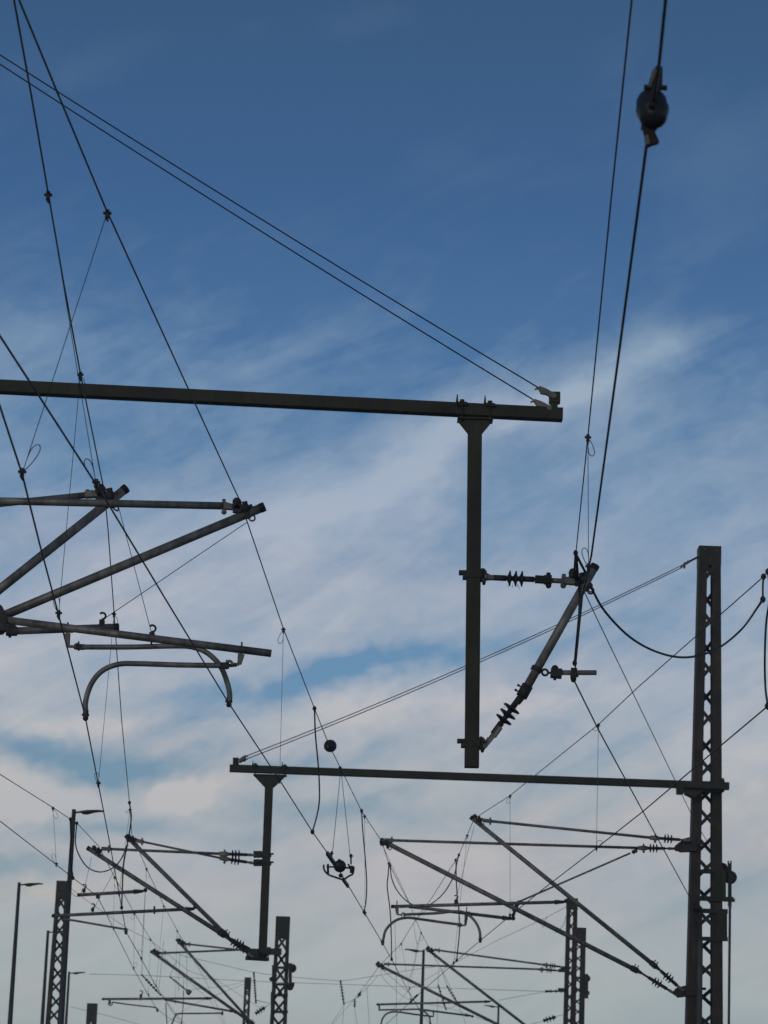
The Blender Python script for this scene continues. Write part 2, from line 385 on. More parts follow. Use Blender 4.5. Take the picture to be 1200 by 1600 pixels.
# ------------------------------------------------------------------ droppers
def clampmb(mb, p, s=.022, d=(0, 1, 0)):
    mb.bar(V(p) + V((0, 0, s * 1.1)), V(p) - V((0, 0, s * 1.2)), s * 1.1, s * 1.5, (0, 1, 0), bev=.3)
    mb.tube([V(p) + V((-s * 1.1, 0, .2 * s)), V(p) + V((s * 1.1, 0, .2 * s))], s * .42, 6)
    mb.tube([V(p) + V((-s * .2, 0, -s * 1.3)), V(p) + V((s * .3, 0, -s * 2.1))], s * .3, 6)
def dropper(label, wa, pa, wb, pb, loops='b', side=1, size=.13, dia=.005, mid=None):
    a = on(wa, *pa) if wa else P(*pa); b = on(wb, *pb) if wb else P(*pb)
    t = thing('dropper_wire', label, 'wire', b, GD)
    pts = [a, b] if not mid else smooth([a] + [P(*m_) if len(m_) == 3 else m_ for m_ in mid] + [b])
    MB().tube(pts, dia / 2, 6).build('cable', THIN, t)
    c1 = MB(); clampmb(c1, a - V((0, 0, .012))); c1.build('clamp', CAST, t)
    c2 = MB(); clampmb(c2, b + V((0, 0, .008))); c2.build('clamp', CAST, t)
    for ch in loops:
        c = b if ch == 'b' else a; sg = 1 if ch == 'b' else -1
        axis = (a - b).normalized() * sg; sd = V((1, 0, 0)) * (side if ch == 'b' else -side)
        pt = [c + axis * size * y + sd * size * x for x, y in ((.02, .12), (.16, .30), (.30, .60), (.37, .92), (.29, 1.12), (.14, 1.10), (.04, .92), (.0, .6))]
        MB().tube(smooth(pt, 4), dia / 2 * 1.15, 6).build('loop', THIN, t)
    return t
dropper('thin dropper crossing the steep left wires to a looped clamp near the left edge', 'mA', (165, 330), 'cB', (35, 741), 'b', 1, .16)
dropper('thin dropper running right beside the steep far left upper wire', 'mC', (75, 302), 'cA', (150, 757), 'b', -1, .14)
dropper('thin dropper crossing the near beam down to a looped clamp at left', 'mC', (125, 582), 'cB', (92, 960), 'tb', -1, .13)
dropper('thin dropper from above the short tube down to the left lower wire', 'mC', (178, 957), 'cB', (154, 1225), 'tb', -1, .13)
dropper('thin vertical dropper falling to the left end of the far beam', 'mA', (442, 982), 'cA', (437, 1219), 't', 1, .15)
dropper('thin dropper hanging beside the jumper left of the lower left tube ends', 'mC', (203, 1264), 'cB', (186, 1397), 't', 1, .16)
dropper('short dropper between the two wires above the street lamps', 'mD', (83, 1262), 'cD', (88, 1351), 'tb', -1, .17)
dropper('thin vertical dropper beneath the twin stay wires left of the tall mast', 'mE', (935, 1132), 'cE', (932, 1325), 'tb', 1, .17)
dropper('thin vertical dropper passing behind the long tubes left of centre right', 'mE', (797, 1243), 'cE', (797, 1431), 't', 1, .14)
dropper('thin dropper next to the bowed jumper right of the sectional insulator', 'mA', (569, 1275), 'cA', (571, 1428), 'tb', -1, .14)
dropper('thin dropper from the near right upper wire to the slanted tube head', 'mR', (920, 680), 'cR', (921, 888), 'tb', -1, .13, .0055)
dropper('faint dropper left of the tall jumper under the right tube end', 'mE', (733, 1306), 'cE', (709, 1505), 'b', 1, .17)
dropper('faint dropper inside the left group of far wires', 'mC', (229, 1357), 'cB', (221, 1498), 'tb', -1, .17)
dropper('faint dropper from the farther left upper wire', 'mD', (179, 1370), 'cD', (177, 1451), 't', -1, .2)
dropper('faint dropper right of the left curved far wires', 'mC', (256, 1415), 'cB', (244, 1541), 'tb', -1, .2)
dropper('faint dropper reaching the lower far left wire', 'mD', (210, 1427), 'cD', (209, 1513), 'tb', 1, .2)
dropper('faint dropper touching the far slanted tube end', 'mC', (277, 1454), None, (274, 1566, 68), 't', -1, .2)
dropper('faint dropper left of the far slanted tube end', 'mD', (235, 1467), 'cD', (232, 1555), 'b', -1, .2)
dropper('faint dropper crossing below the curved arms in the middle distance', 'mE', (627, 1474), None, (642, 1562, 68), 't', 1, .2)
dropper('faint dropper from the crossing wires beneath the lamp head', 'mA', (658, 1457), None, (640, 1545, 66), 't', -1, .2)

def jumper(label, pts, dia=.016, clamps=True, m=None):
    q = [p if isinstance(p, V) else P(*p) for p in pts]; q = smooth(q)
    t = thing('jumper_cable', label, 'cable', q[-1], GJ)
    MB().tube(q, dia / 2, 8).build('cable', m or CABLE, t)
    if clamps:
        for e in (q[0], q[-1]):
            c_ = MB(); c_.ball(e, .023, 8, 1.4); c_.bar(e + V((-.024, 0, 0)), e + V((.024, 0, 0)), .022, .022); c_.build('clamp', CAST, t)
    return t
def Yon(k, x, y): return on(k, x, y).y
yj = Yon('mE', 1193, 901)
jumper('big drooping cable from the right slanted tube head across the tall mast', [(922, 915, 24.8), (945, 955, 25.2), (985, 996, 26), (1030, 1020, 26.6), (1075, 1027, 27.2), (1120, 1014, 27.8), (1158, 984, 28.4), (1183, 950, yj), (1192, 936, yj)], .022)
jumper('short vertical link on the upper wire near the right edge', [on('mE', 1192, 902), (1192, 915, yj), (1192, 937, yj)], .018)
jumper('long bowed cable running down along the right edge', [on('mE', 1204, 890), (1203, 930, yj), (1197, 975, yj), (1195, 1030, yj), (1196, 1075, yj), on('cE', 1200, 1103)], .02)
jumper('bowed cable left of the round insulator joining upper and lower wires', [on('mA', 491, 1107), (493, 1150, 36), (498, 1205, 37), (499, 1250, 38), (495, 1275, 38), on('cA', 488, 1300)], .02)
jumper('bowed cable right of the sectional insulator', [on('mA', 565, 1267), (567, 1300, 42.5), (571, 1345, 43), (573, 1380, 43.3), (572, 1407, 43.5), on('cA', 569, 1425)], .018)
jumper('near vertical cable left of the curved arms in the middle', [on('mA', 607, 1349), (606.5, 1367, 48), (605, 1385, 48), (609, 1418, 48), (611, 1450, 48), on('cA', 612, 1499)], .02)
jumper('hanging cable slung between two tube ends behind the flat tubes', [on('mA', 609, 1353), (612, 1372, 49), (619, 1389, 49.5), (630, 1403, 50), (642, 1412, 50), (658, 1418, 50), (674, 1412, 50), (691, 1398, 50), (704, 1379, 49.5), (712, 1360, 49), on('mE', 712, 1344)], .02)
jumper('near vertical cable right of the curved arms in the middle', [on('mE', 717, 1336), (712.7, 1358, 48.6), (714.3, 1399, 48.6), (717.5, 1431, 48.6), (718, 1455, 48.6), on('cE', 713, 1500)], .02)
jumper('drooping cable between the two slanted tube ends at lower left', [on('mD', 120, 1286), (118, 1318, 44), (125, 1339, 44), (138, 1356, 44.3), (157, 1362.5, 44.6), (176.5, 1356, 45), (190, 1341, 45.2), (198, 1321, 45.3), (203, 1308, 45.4)], .02)
jumper('straight heavy cable beside the tallest street lamp', [on('mD', 110, 1280), (111, 1316, 43), (109.5, 1336, 43), on('cD', 114, 1372)], .026)
jumper('long slanting cable from the steep left wire to the lower left wire', [on('mC', 203, 1255), (205, 1280, 44), (199, 1319, 44.5), (193, 1352, 44.8), (191, 1393, 44.8), on('cB', 190, 1418)], .022)
jumper('small loop at the top of the smaller right masts', [on('mF', 856, 1432), (849, 1442, 74), (848, 1450, 74)], .012, False, THIN)
jumper('thin loose cable below the smaller right mast top', [(884, 1432, 73), (880, 1446, 73.3), (868, 1458, 73.6)], .012, False, THIN)
jumper('faint u shaped cable behind the left lattice mast', [(110, 1392, 75), (117, 1400, 76), (125, 1398, 77), (129, 1388, 78)], .014, False, THIN)

# ------------------------------------------------------------------ round insulators in the wires
def disc_insulator(label, key, p, r, dia_mat=PORC, up=1.0):
    c = on(key, *p); a = on(key, p[0] + (p[0] - 600) * 0, p[1] - 30); b = on(key, p[0], p[1] + 30)
    d = (b - a).normalized(); t = thing('wire_insulator', label, 'insulator', c, 'round insulators in the wires')
    return t, c, d
t, c_, d_ = disc_insulator('large dark blue round insulator in the wire at top right', 'cR', (1019, 170), .07)
x_ = V((1, 0, 0)); side = (x_ - d_ * x_.dot(d_)).normalized(); upv = side.cross(d_).normalized()
k_ = mpp(c_)
sq = MB(); prof = []
R_ = 26 * k_; H_ = 33 * k_
zz = V((0, 0, 1)); zz = (zz - V((0, 1, 0)) * 0).normalized()
ax_ = V((.10, -.25, -1)).normalized()
top_ = c_ - ax_ * H_
sq.lathe(top_, ax_, [(H_ * (1 - math.cos(a_)), R_ * (.03 + .97 * math.sin(a_) ** .8) * (.95 if i_ in (6, 9) else 1)) for i_, a_ in enumerate([math.pi * k / 14 for k in range(15)])], 28)
sq.build('insulator_body', PORC, t)
f1 = MB(); q0, q1 = P(1029, 108, c_.y - .02), P(1021, 148, c_.y - .04)
dd = (q1 - q0)
f1.bar(q0, q0 + dd * .6, .030, .05, (0, 1, 0), .055, .04, bev=.3); f1.bar(q0 + dd * .45, q0 + dd * 1.12, .052, .04, (0, 1, 0), .03, .03, bev=.3)
f1.tube([q0 + dd * .72 + V((-.045, 0, 0)), q0 + dd * .72 + V((.05, 0, 0))], .012, 8)
f1.bar(q0 + dd * .9 + V((0, -.02, 0)), q0 + dd * 1.6 + V((0, -.035, 0)), .024, .02, (0, 1, 0))
f1.build('upper_clamp', RUST, t)
MB().bar(q0 + dd * .15 + V((-.018, -.025, 0)), q0 + dd * .85 + V((-.024, -.03, 0)), .016, .02, (0, 1, 0), bev=.3).build('cable_wedge', GALV2, t)
f2 = MB(); q2, q3 = P(1013, 200, c_.y + .02), P(1019, 228, c_.y + .04)
f2.bar(q2 - (q3 - q2) * .35, q3, .05, .04, (0, 1, 0), .042, .04, bev=.3); f2.tube([q2 + V((-.03, 0, 0)), q2 + V((.035, 0, 0))], .011, 8)
f2.bar(P(1016, 215, c_.y + .03), P(1021, 226, c_.y + .03), .05, .03, (0, 1, 0)); f2.build('lower_clamp', RUST, t)
MB().bar(P(1010, 212, c_.y + .01), P(1013, 226, c_.y + .01), .015, .02, (0, 1, 0), bev=.3).build('cable_wedge', GALV2, t)

t, c_, d_ = disc_insulator('small dark round insulator above the far beam', 'mA', (516, 1168), .07)
MB().lathe(c_ - V((0, .05, -.03)), (0, 1, -.25), [(0, .03), (.01, .065), (.03, .083), (.06, .085), (.09, .07), (.1, .03)], 22).build('insulator_body', PORC, t)
f1 = MB(); f1.bar(c_ - d_ * .13, c_ - d_ * .06, .03, .03, (0, 1, 0), bev=.3); f1.build('end_fitting', CAST, t); f1 = MB(); f1.bar(c_ + d_ * .06, c_ + d_ * .20, .035, .03, (0, 1, 0), bev=.3); f1.build('end_fitting', CAST, t)
t = thing('wire_insulator', 'tiny round insulator near the bottom edge between masts', 'insulator', P(561.5, 1554, 93), 'round insulators in the wires')
MB().ball(P(561.5, 1554, 93), .06, 12).build('insulator_body', PORC, t); MB().tube([P(564, 1549, 93), P(559, 1559, 93)], .02, 6).build('end_fitting', CAST, t)

def long_insulator(label, a, b, r=.03, sheds=9, R=.05, Rm=INSUL, cap=False, thick=False):
    a, b = P(*a), P(*b); t = thing('strain_insulator', label, 'insulator', b, 'rod insulators in the far cross wires'); d = b - a; Ln = d.length
    mb = MB(); r, R = r * .42, R * .72; mb.tube([a + d * .18, a + d * .82], r, 8)
    sheds = max(3, int(sheds * .6))
    for i in range(sheds):
        p = a + d * (.24 + .5 * i / max(1, sheds - 1)); mb.lathe(p, d, [(0, r), (.01, R), (.022, R), (.04, r)], 12)
    mb.build('shed_rod', Rm, t)
    e = MB(); e.tube([a, a + d * .2], [r * 1.7, r * 1.2], 8); e.build('end_fitting', CAST, t); e = MB(); e.tube([b - d * .2, b], [r * 1.2, r * 1.5], 8); e.build('end_fitting', CAST, t)
    if cap:
        MB().lathe(b, d, [(0, .03), (.06, .07), (.14, .085), (.16, .03)], 12).build('bell_cap', GALV2, t)
    return t
long_insulator('dark insulator slanting across the far lower left wires', (221.5, 1523, 76), (251, 1555, 78))
long_insulator('dark insulator with pale bell end in the far left wires', (265, 1526, 80), (291, 1547, 80), cap=True)
long_insulator('hanging insulator string right of the small middle mast', (396.5, 1519, 93), (400, 1568, 93), .045, 12, .075)
long_insulator('hanging insulator string alone between the middle masts and the curved arms', (532, 1532, 93), (537.5, 1570, 93), .045, 9, .08)
long_insulator('short hanging insulator beside the tiny round one', (554.5, 1561, 93), (554, 1574, 93), .04, 4, .07)
long_insulator('left of two slanted insulators behind the far right tubes', (684.5, 1539, 88), (697, 1578, 88), .04, 8, .07)
long_insulator('right of two slanted insulators behind the far right tubes', (698, 1540, 88), (714, 1566, 88), .04, 8, .07)
long_insulator('thick dark insulator in the lower wire behind the middle lamp pole', (652, 1555, 60), (640, 1567, 66), .035, 3, .04)
long_insulator('dark oval insulator in the sloping wire left of the far right masts', (849, 1595, 76), (868, 1589, 76), .07, 5, .12)
long_insulator('dark oval insulator hanging left of the middle mast', (399, 1584, 80), (414, 1574, 80), .07, 5, .12)
long_insulator('thick horizontal insulator fixed to the smaller right masts', (852, 1549, 78), (884, 1548.5, 78), .055, 3, .07)

# far cross wires
GX = 'thin cross wires low in the picture'
def cross(label, pts, dia=.014, Yd=93, sm=True):
    q = resolve([p if len(p) == 3 else (p[0], p[1], Yd) for p in pts])
    if sm: q = smooth(q)
    return tag(MB().tube(q, dia / 2, 6).build('cross_span_wire', THIN), label, 'wire', GX)
cross('lower thin cross wire running right to the thick horizontal insulator', [(140, 1522), (220, 1524), (300, 1528), (395, 1533), (560, 1539), (700, 1544), (852, 1549, 78)])
cross('upper sagging cross wire passing behind the middle mast', [(280, 1492), (340, 1506), (397, 1519), (450, 1526), (528, 1532), (560, 1529), (610, 1521), (660, 1513), (700, 1508)])
cross('short thin wire sloping down from the thick horizontal insulator', [(852, 1550), (815, 1556), (780, 1563)], .012, 80)
cross('thin wire holding the oval insulator near the far right masts', [(884, 1584), (868, 1589), (849, 1595), (815, 1604)], .012, 76)
cross('thin wire from the small middle mast top sloping down left', [(384, 1531), (375, 1535), (350, 1541), (300, 1546)], .012, 108)
cross('thin wire from lower left mast sloping down right', [(110, 1573), (160, 1585), (215, 1600), (240, 1608)], .012, 90)
cross('thin link between the two hanging insulators at bottom centre', [(537, 1568), (546, 1565), (554, 1561), (561, 1554), (575, 1542), (590, 1525)], .012, 93)
cross('thin wire fanning down from the lone hanging insulator', [(537, 1571), (528, 1585), (518, 1600)], .012, 93)
cross('thin vertical tail below the lone hanging insulator', [(537.5, 1572), (535, 1600)], .012, 93)
cross('thin vertical tail below the short hanging insulator', [(554, 1574), (558, 1602)], .012, 93)
cross('thin vertical wire falling past the far horizontal tube at right', [(573, 1541), (575, 1570), (577, 1602)], .012, 93)
cross('thin wire dropping from the far wires beside the small middle mast', [(287, 1530), (286, 1565), (284, 1602)], .014, 84)
cross('heavier short wire standing at the bottom left centre', [(259, 1568), (261, 1602)], .03, 80)
cross('slightly bowed wire standing at the bottom left centre', [(287, 1549), (286, 1575), (283, 1602)], .02, 80)
cross('thin short wire rising from the oval insulator by the middle mast', [(414, 1574), (424, 1568), (404, 1564), (399, 1562)], .02, 80, False)
cross('faint wire leaving the right strut tube for the far left', [(780, 1602), (740, 1588), (700, 1575), (640, 1562), (600, 1530), (594, 1510)], .010, 86)

for lab, pts in [
    ('faint hanger dropping to the slanting far left insulator', [(227, 1395, 76), (224, 1460, 76), (221.5, 1523, 76)]),
    ('faint hanger dropping to the bell ended far left insulator', [(276, 1500, 80), (270, 1514, 80), (265, 1527, 80)]),
    ('faint vertical wire left of the bell ended insulator', [(256, 1470, 80), (252, 1510, 80), (247, 1552, 80)]),
    ('faint vertical wire just right of the bell ended insulator', [(292, 1490, 86), (292, 1554, 86)]),
    ('faint wire falling from bell ended insulator to the bottom edge', [(253, 1553, 78), (270, 1578, 78), (291, 1603, 78)]),
    ('faint vertical wire crossing the upper far left tube', [(281, 1490, 88), (279, 1548, 88)]),
    ('faint bowed wire beneath the middle lamp head', [(658, 1458, 84), (652, 1477, 84), (648, 1500, 84), (643, 1520, 84), (639, 1530, 84)]),
    ('faint short wire joining the bowed wire above the middle lamp head', [(646, 1444, 84), (649, 1462, 84), (652, 1477, 84)]),
    ('faint wire descending right across the far right arms left end', [(594, 1512, 80), (615, 1530, 80), (635, 1548, 80), (645, 1560, 80), (656, 1580, 80)]),
    ('faint wire above the right one of the two slanted insulators', [(690, 1515, 88), (698, 1540, 88)]),
    ('faint wire above the left one of the two slanted insulators', [(686, 1512, 88), (684.5, 1539, 88)]),
    ('faint link under the two slanted insulators', [(697, 1578, 88), (708, 1573, 88), (722, 1566, 88)]),
    ('faint vertical wire left of the middle lamp pole', [(617, 1440, 78), (619, 1520, 78), (620, 1602, 78)]),
    ('faint vertical wire right of the middle lamp pole', [(684, 1560, 88), (683, 1602, 88)]),
    ('faint sloping wire under the flat curved arms', [(670, 1418, 70), (648, 1440, 70), (628, 1473, 70)]),
    ('faint wire between the small middle mast and the far left tubes', [(383, 1537, 106), (345, 1552, 106), (300, 1571, 106), (262, 1597, 106)]),
]:
    cross(lab, pts, .011)
# ------------------------------------------------------------------ lattice masts
def lattice_mast(label, cx, ytop, Y, w, taper=.028, depth=.30, cap=.34, leg=.13, pitch=.82, group='lattice masts', lat=.035, phase=0.0):
    top = P(cx, ytop, Y); X, H = top.x, top.z
    t = thing('lattice_mast', label, 'mast', (X, Y, 0), group)
    wd = lambda z: w + taper * (H - z)
    lw = lambda z: leg + (.004 * (H - z))
    for sg in (-1, 1):
        mb = MB()
        xo0, xo1 = sg * wd(0) / 2, sg * wd(H) / 2
        # channel leg: web on the outside, two flanges turned inwards
        def q(z, a, b, yy): return V((X + sg * (wd(z) / 2 - a), Y + yy, z))
        for z0, z1 in ((0, H - .02),):
            mb.v += []; 
            l0, l1 = lw(z0), lw(z1)
            for (i0, i1, ya, yb) in ((0, .012, -depth / 2, depth / 2),):
                b0 = len(mb.v)
                for z, l_ in ((z0, l0), (z1, l1)):
                    for xx, yy in ((i0, ya), (i1, ya), (i1, yb), (i0, yb)): mb.v.append(q(z, xx, 0, yy))
                for k in range(4): mb.face((b0 + k, b0 + (k + 1) % 4, b0 + 4 + (k + 1) % 4, b0 + 4 + k))
                mb.face((b0, b0 + 1, b0 + 2, b0 + 3)); mb.face((b0 + 4, b0 + 5, b0 + 6, b0 + 7))
            for ya, yb in ((-depth / 2 - .002, -depth / 2 + .012), (depth / 2 - .012, depth / 2 + .002)):
                b0 = len(mb.v)
                for z, l_ in ((z0, l0), (z1, l1)):
                    for xx, yy in ((.004, ya), (l_, ya), (l_, yb), (.004, yb)): mb.v.append(q(z, xx, 0, yy))
                for k in range(4): mb.face((b0 + k, b0 + (k + 1) % 4, b0 + 4 + (k + 1) % 4, b0 + 4 + k))
                mb.face((b0, b0 + 1, b0 + 2, b0 + 3)); mb.face((b0 + 4, b0 + 5, b0 + 6, b0 + 7))
        mb.build('leg', MASTM, t)
    for face_, off in ((-1, 0.0), (1, .5)):
        z = H - cap - .12 - pitch * (off + phase); yy = Y + face_ * (depth / 2 + .006)
        while z > .4:
            hw = wd(z) / 2 - .03; hh = pitch * .25 + .02
            mb = MB()
            for s2 in (-1, 1):
                mb.bar((X - hw, yy + s2 * .004 * face_, z + s2 * hh), (X + hw, yy + s2 * .004 * face_, z - s2 * hh), .006, lat, (0, 0, 1))
            z -= pitch
            mb.build('lacing', MASTM, t)
    mb = MB(); wt = wd(H) + .016
    mb.bar((X, Y, H - cap), (X, Y, H), depth + .03, wt, (1, 0, 0)); mb.build('head_plate', OLIVE, t)
    for sx, sz in ((-.25, -.06), (.28, -.07), (.02, -.22)):
        bl = MB(); bl.lathe((X + wt * sx, Y - depth / 2 - .016, H + sz), (0, -1, 0), [(0, .014), (.012, .013)], 8); bl.build('bolt', GALV2, t)
    fd = MB(); fd.bar((X, Y, -.05), (X, Y, .35), .9, 1.1, (1, 0, 0)); fd.build('foundation', GROUNDM, t)
    return t, X, H
m1, m1x, m1h = lattice_mast('tall dark lattice mast at right carrying the far beam', 1108, 856, Y2, .355, .029, .30, .33, .138, lat=.058)
lattice_mast('lattice mast just outside the left edge holding the near beam', TOP1[0] - 10, TOP1[1] - 20, Y1 + .2, .355, .029, .30, .33, .138)
m2, m2x, m2h = lattice_mast('thinner of two overlapping lattice masts right of centre, standing left', 894, 1404, Y3, .27, .012, .22, .28, .095, .6)
m3, m3x, m3h = lattice_mast('shorter of two overlapping lattice masts, with tension wheel on its right', 905, 1450, 80, .36, .008, .3, .42, .125, .6)
m4, m4x, m4h = lattice_mast('lattice mast with tension wheels near bottom centre behind the hanging post', 442.5, 1432.5, Y3, .345, .030, .3, .55, .085, .82, lat=.062)
lattice_mast('smallest distant lattice mast left of bottom centre', 387.5, 1527.5, 108, .23, .012, .25, .45, .075, .7, lat=.045)
lattice_mast('lattice mast at left overlapped by the tallest street lamp', 98.5, 1377, 80, .32, .034, .3, .5, .09, .78, lat=.062)
lattice_mast('top of a short lattice mast at the bottom left edge', 144.5, 1568, 108, .36, .012, .3, .7, .11, .8, lat=.06)

# fittings on the tall mast
def boxpx(mb, x0, y0, x1, y1, Y, d, bev=0):
    mb.bar(P((x0 + x1) / 2, y0, Y), P((x0 + x1) / 2, y1, Y), d, abs(x1 - x0) * mpp(P(x0, y0, Y)), (1, 0, 0), bev=bev)
fr_ = Y2 - .19
mb = MB()
for y0, y1, x0, x1 in ((1359, 1365, 1090, 1134), (1401, 1408, 1090, 1146), (1420, 1427, 1086, 1137), (1464, 1470, 1088, 1137)): boxpx(mb, x0, y0, x1, y1, fr_, .06)
mb.build('cross_bracket', OLIVE, m1)
mb = MB(); boxpx(mb, 1117, 1362, 1134, 1404, fr_ - .02, .05); boxpx(mb, 1120, 1422, 1136, 1468, fr_ - .02, .05); mb.build('side_plate', OLIVE, m1)
mb = MB(); boxpx(mb, 1090, 1417, 1097, 1470, fr_ - .02, .05); mb.build('side_plate', OLIVE, m1)
def wheel(parent, px, py, Y, r, teeth=12, ax=(1, .25, 0)):
    c = P(px, py, Y); a = V(ax).normalized(); k = mpp(c); R = r * k
    w_ = MB(); w_.lathe(c - a * .05, a, [(0, R * .9), (.01, R), (.03, R), (.04, R * .7), (.06, R * .7), (.07, R), (.09, R), (.1, R * .9)], 24)
    x, y = fr(a)
    for i in range(teeth):
        g_ = 2 * math.pi * i / teeth; dv = x * math.cos(g_) + y * math.sin(g_)
        w_.bar(c + dv * R * .95, c + dv * R * 1.22, .05, .03, a)
    w_.lathe(c - a * .09, a, [(0, .04), (.18, .04)], 12); return w_.build('tension_wheel', CAST, parent)
wheel(m1, 1141, 1371, Y2 - .05, 8.5, 12, (.35, 1, 0))
wheel(m1, 1128, 1357, Y2 + .1, 9, 0, (.5, 1, 0))
wheel(m1, 1086, 1417, Y2 - .3, 7, 0, (.8, .5, 0))
mb = MB(); boxpx(mb, 1137.5, 1349, 1143, 1408, Y2 - .12, .04); boxpx(mb, 1132, 1404, 1148, 1409, Y2 - .12, .06); mb.bar(P(1120, 1352, Y2 - .1), P(1135, 1368, Y2 - .1), .05, .05); boxpx(mb, 1137, 1345, 1139, 1352, Y2 - .12, .03); boxpx(mb, 1141, 1345, 1143, 1352, Y2 - .12, .03)
mb.build('wheel_bracket', OLIVE, m1)
mb = MB(); mb.tube([P(1094, 1470, Y2 - .3), P(1094, 1474, Y2 - .3), P(1094, 1474, Y2 - .3) + V((0, 0, -4.2))], [.04, .045, .045], 14); mb.build('weight_tube', ZINC, m1)
e_ = P(1140.5, 1416, Y2 - .12); mb = MB(); mb.tube([e_, V((e_.x, e_.y, .9))], .021, 12); mb.build('weight_tube', ZINC, m1)
mb = MB(); mb.ball(P(1140, 1413, Y2 - .12), .035, 10); boxpx(mb, 1138, 1408, 1143, 1418, Y2 - .12, .04); mb.build('shackle', GALV2, m1)
# guy anchorage at the mast top
mb = MB(); mb.tube([P(1091, 870, Y2), P(1076, 878, Y2)], .018, 8); mb.build('guy_rod', CAST, m1)
mb = MB(); mb.bar(P(1077, 877, Y2), P(1063, 886, Y2), .05, .035, (0, 1, 0), .03, .03, bev=.3); mb.tube([P(1070, 879, Y2), P(1069, 888, Y2)], .02, 7); mb.build('guy_shackle', GALV2, m1)
# cantilever brackets on the tall mast
for (pts, yy) in (([(1052, 1326), (1056, 1320), (1070, 1310), (1086, 1306), (1090, 1330), (1062, 1331)], 0), ([(1050, 1551), (1056, 1544), (1070, 1540), (1092, 1540), (1092, 1554), (1058, 1558)], 0)):
    mb = MB(); mb.plate([P(x, y, Y2 - .22) for x, y in pts], .05); mb.plate([P(x + 1, y + 1, Y2 - .08) for x, y in pts], .05)
    mb.tube([P(pts[0][0] + 5, pts[0][1] + 1, Y2 - .28), P(pts[0][0] + 5, pts[0][1] + 1, Y2)], .035, 10)
    mb.build('cantilever_bracket', CAST, m1)
mb = MB(); boxpx(mb, 1092, 1543, 1103, 1547, Y2 - .2, .04); mb.build('clamp_bolt', CAST, m1); mb = MB(); boxpx(mb, 1086, 1316, 1100, 1320, Y2 - .2, .04); mb.build('clamp_bolt', CAST, m1)

# fittings on m3, m4
mb = MB(); boxpx(mb, 914, 1522, 919, 1560, 79.8, .1); boxpx(mb, 913, 1549, 921, 1554, 79.8, .12); boxpx(mb, 893, 1526, 917, 1529, 79.8, .08); boxpx(mb, 893, 1545, 917, 1548, 79.8, .08); mb.build('wheel_bracket', OLIVE, m3)
wheel(m3, 917.5, 1529, 79.8, 4.2, 10, (.5, 1, 0))
mb = MB(); boxpx(mb, 876, 1510, 892, 1514, 72.8, .1); boxpx(mb, 873, 1514, 890, 1519, 72.8, .1); mb.build('cantilever_bracket', CAST, m2)
mb = MB(); boxpx(mb, 872, 1544, 884, 1548, 72.8, .1); boxpx(mb, 881, 1576, 884, 1581, 72.8, .1); mb.build('side_bracket', CAST, m2)
mb = MB()
for y in (1510, 1536, 1553, 1579): boxpx(mb, 425, y, 457 if y < 1540 else 450, y + 4, Y3 - .2, .1)
mb.build('cross_bracket', OLIVE, m4)
mb = MB(); boxpx(mb, 451, 1505, 456, 1545, Y3 - .1, .12); boxpx(mb, 425, 1508, 429, 1538, Y3 - .1, .1); boxpx(mb, 423, 1550, 427, 1582, Y3 - .1, .1); boxpx(mb, 452, 1535, 460, 1541, Y3 - .1, .12); mb.build('wheel_bracket', OLIVE, m4)
wheel(m4, 457, 1513, Y3 - .1, 5.5, 10, (.5, 1, 0)); wheel(m4, 425.5, 1530, Y3 - .15, 3.6, 0, (.6, 1, 0)); wheel(m4, 453.5, 1542, Y3 - .1, 4.5, 8, (.5, 1, 0))
mb = MB(); boxpx(mb, 414, 1482, 440, 1492, Y3 - .25, .12); boxpx(mb, 416, 1480, 423, 1484, Y3 - .25, .1); mb.build('cantilever_bracket', CAST, m4)

# ------------------------------------------------------------------ beams with hanging posts
def beam(label, Y, xl, xr, line, hgt, post, u, name='portal_beam', mirror=1):
    """line: (x0,y0,x1,y1) centre line of the front face in photo pixels; u: pixel scale of the details"""
    x0, y0, x1, y1 = line; sl = (y1 - y0) / (x1 - x0); yy = lambda x: y0 + sl * (x - x0)
    t = thing(name, label, 'beam', P((xl + xr) / 2, yy((xl + xr) / 2), Y))
    mb = MB(); mb.bar(P(xl, yy(xl), Y), P(xr, yy(xr), Y), hgt * 1.02, hgt, (0, 0, 1), bev=.10); mb.build('crossbeam', OLIVE, t)
    return t, yy
b1, yb1 = beam('near dark steel beam spanning the left half with a hanging post', Y1, -330, 879, (0, 604.5, 870, 648), .116, None, 1)
b2, yb2 = beam('far dark steel beam joined to the tall mast at right', Y2 - .42, 359, 1139, (359, 1200.5, 1139, 1228.5), .118, None, 1)
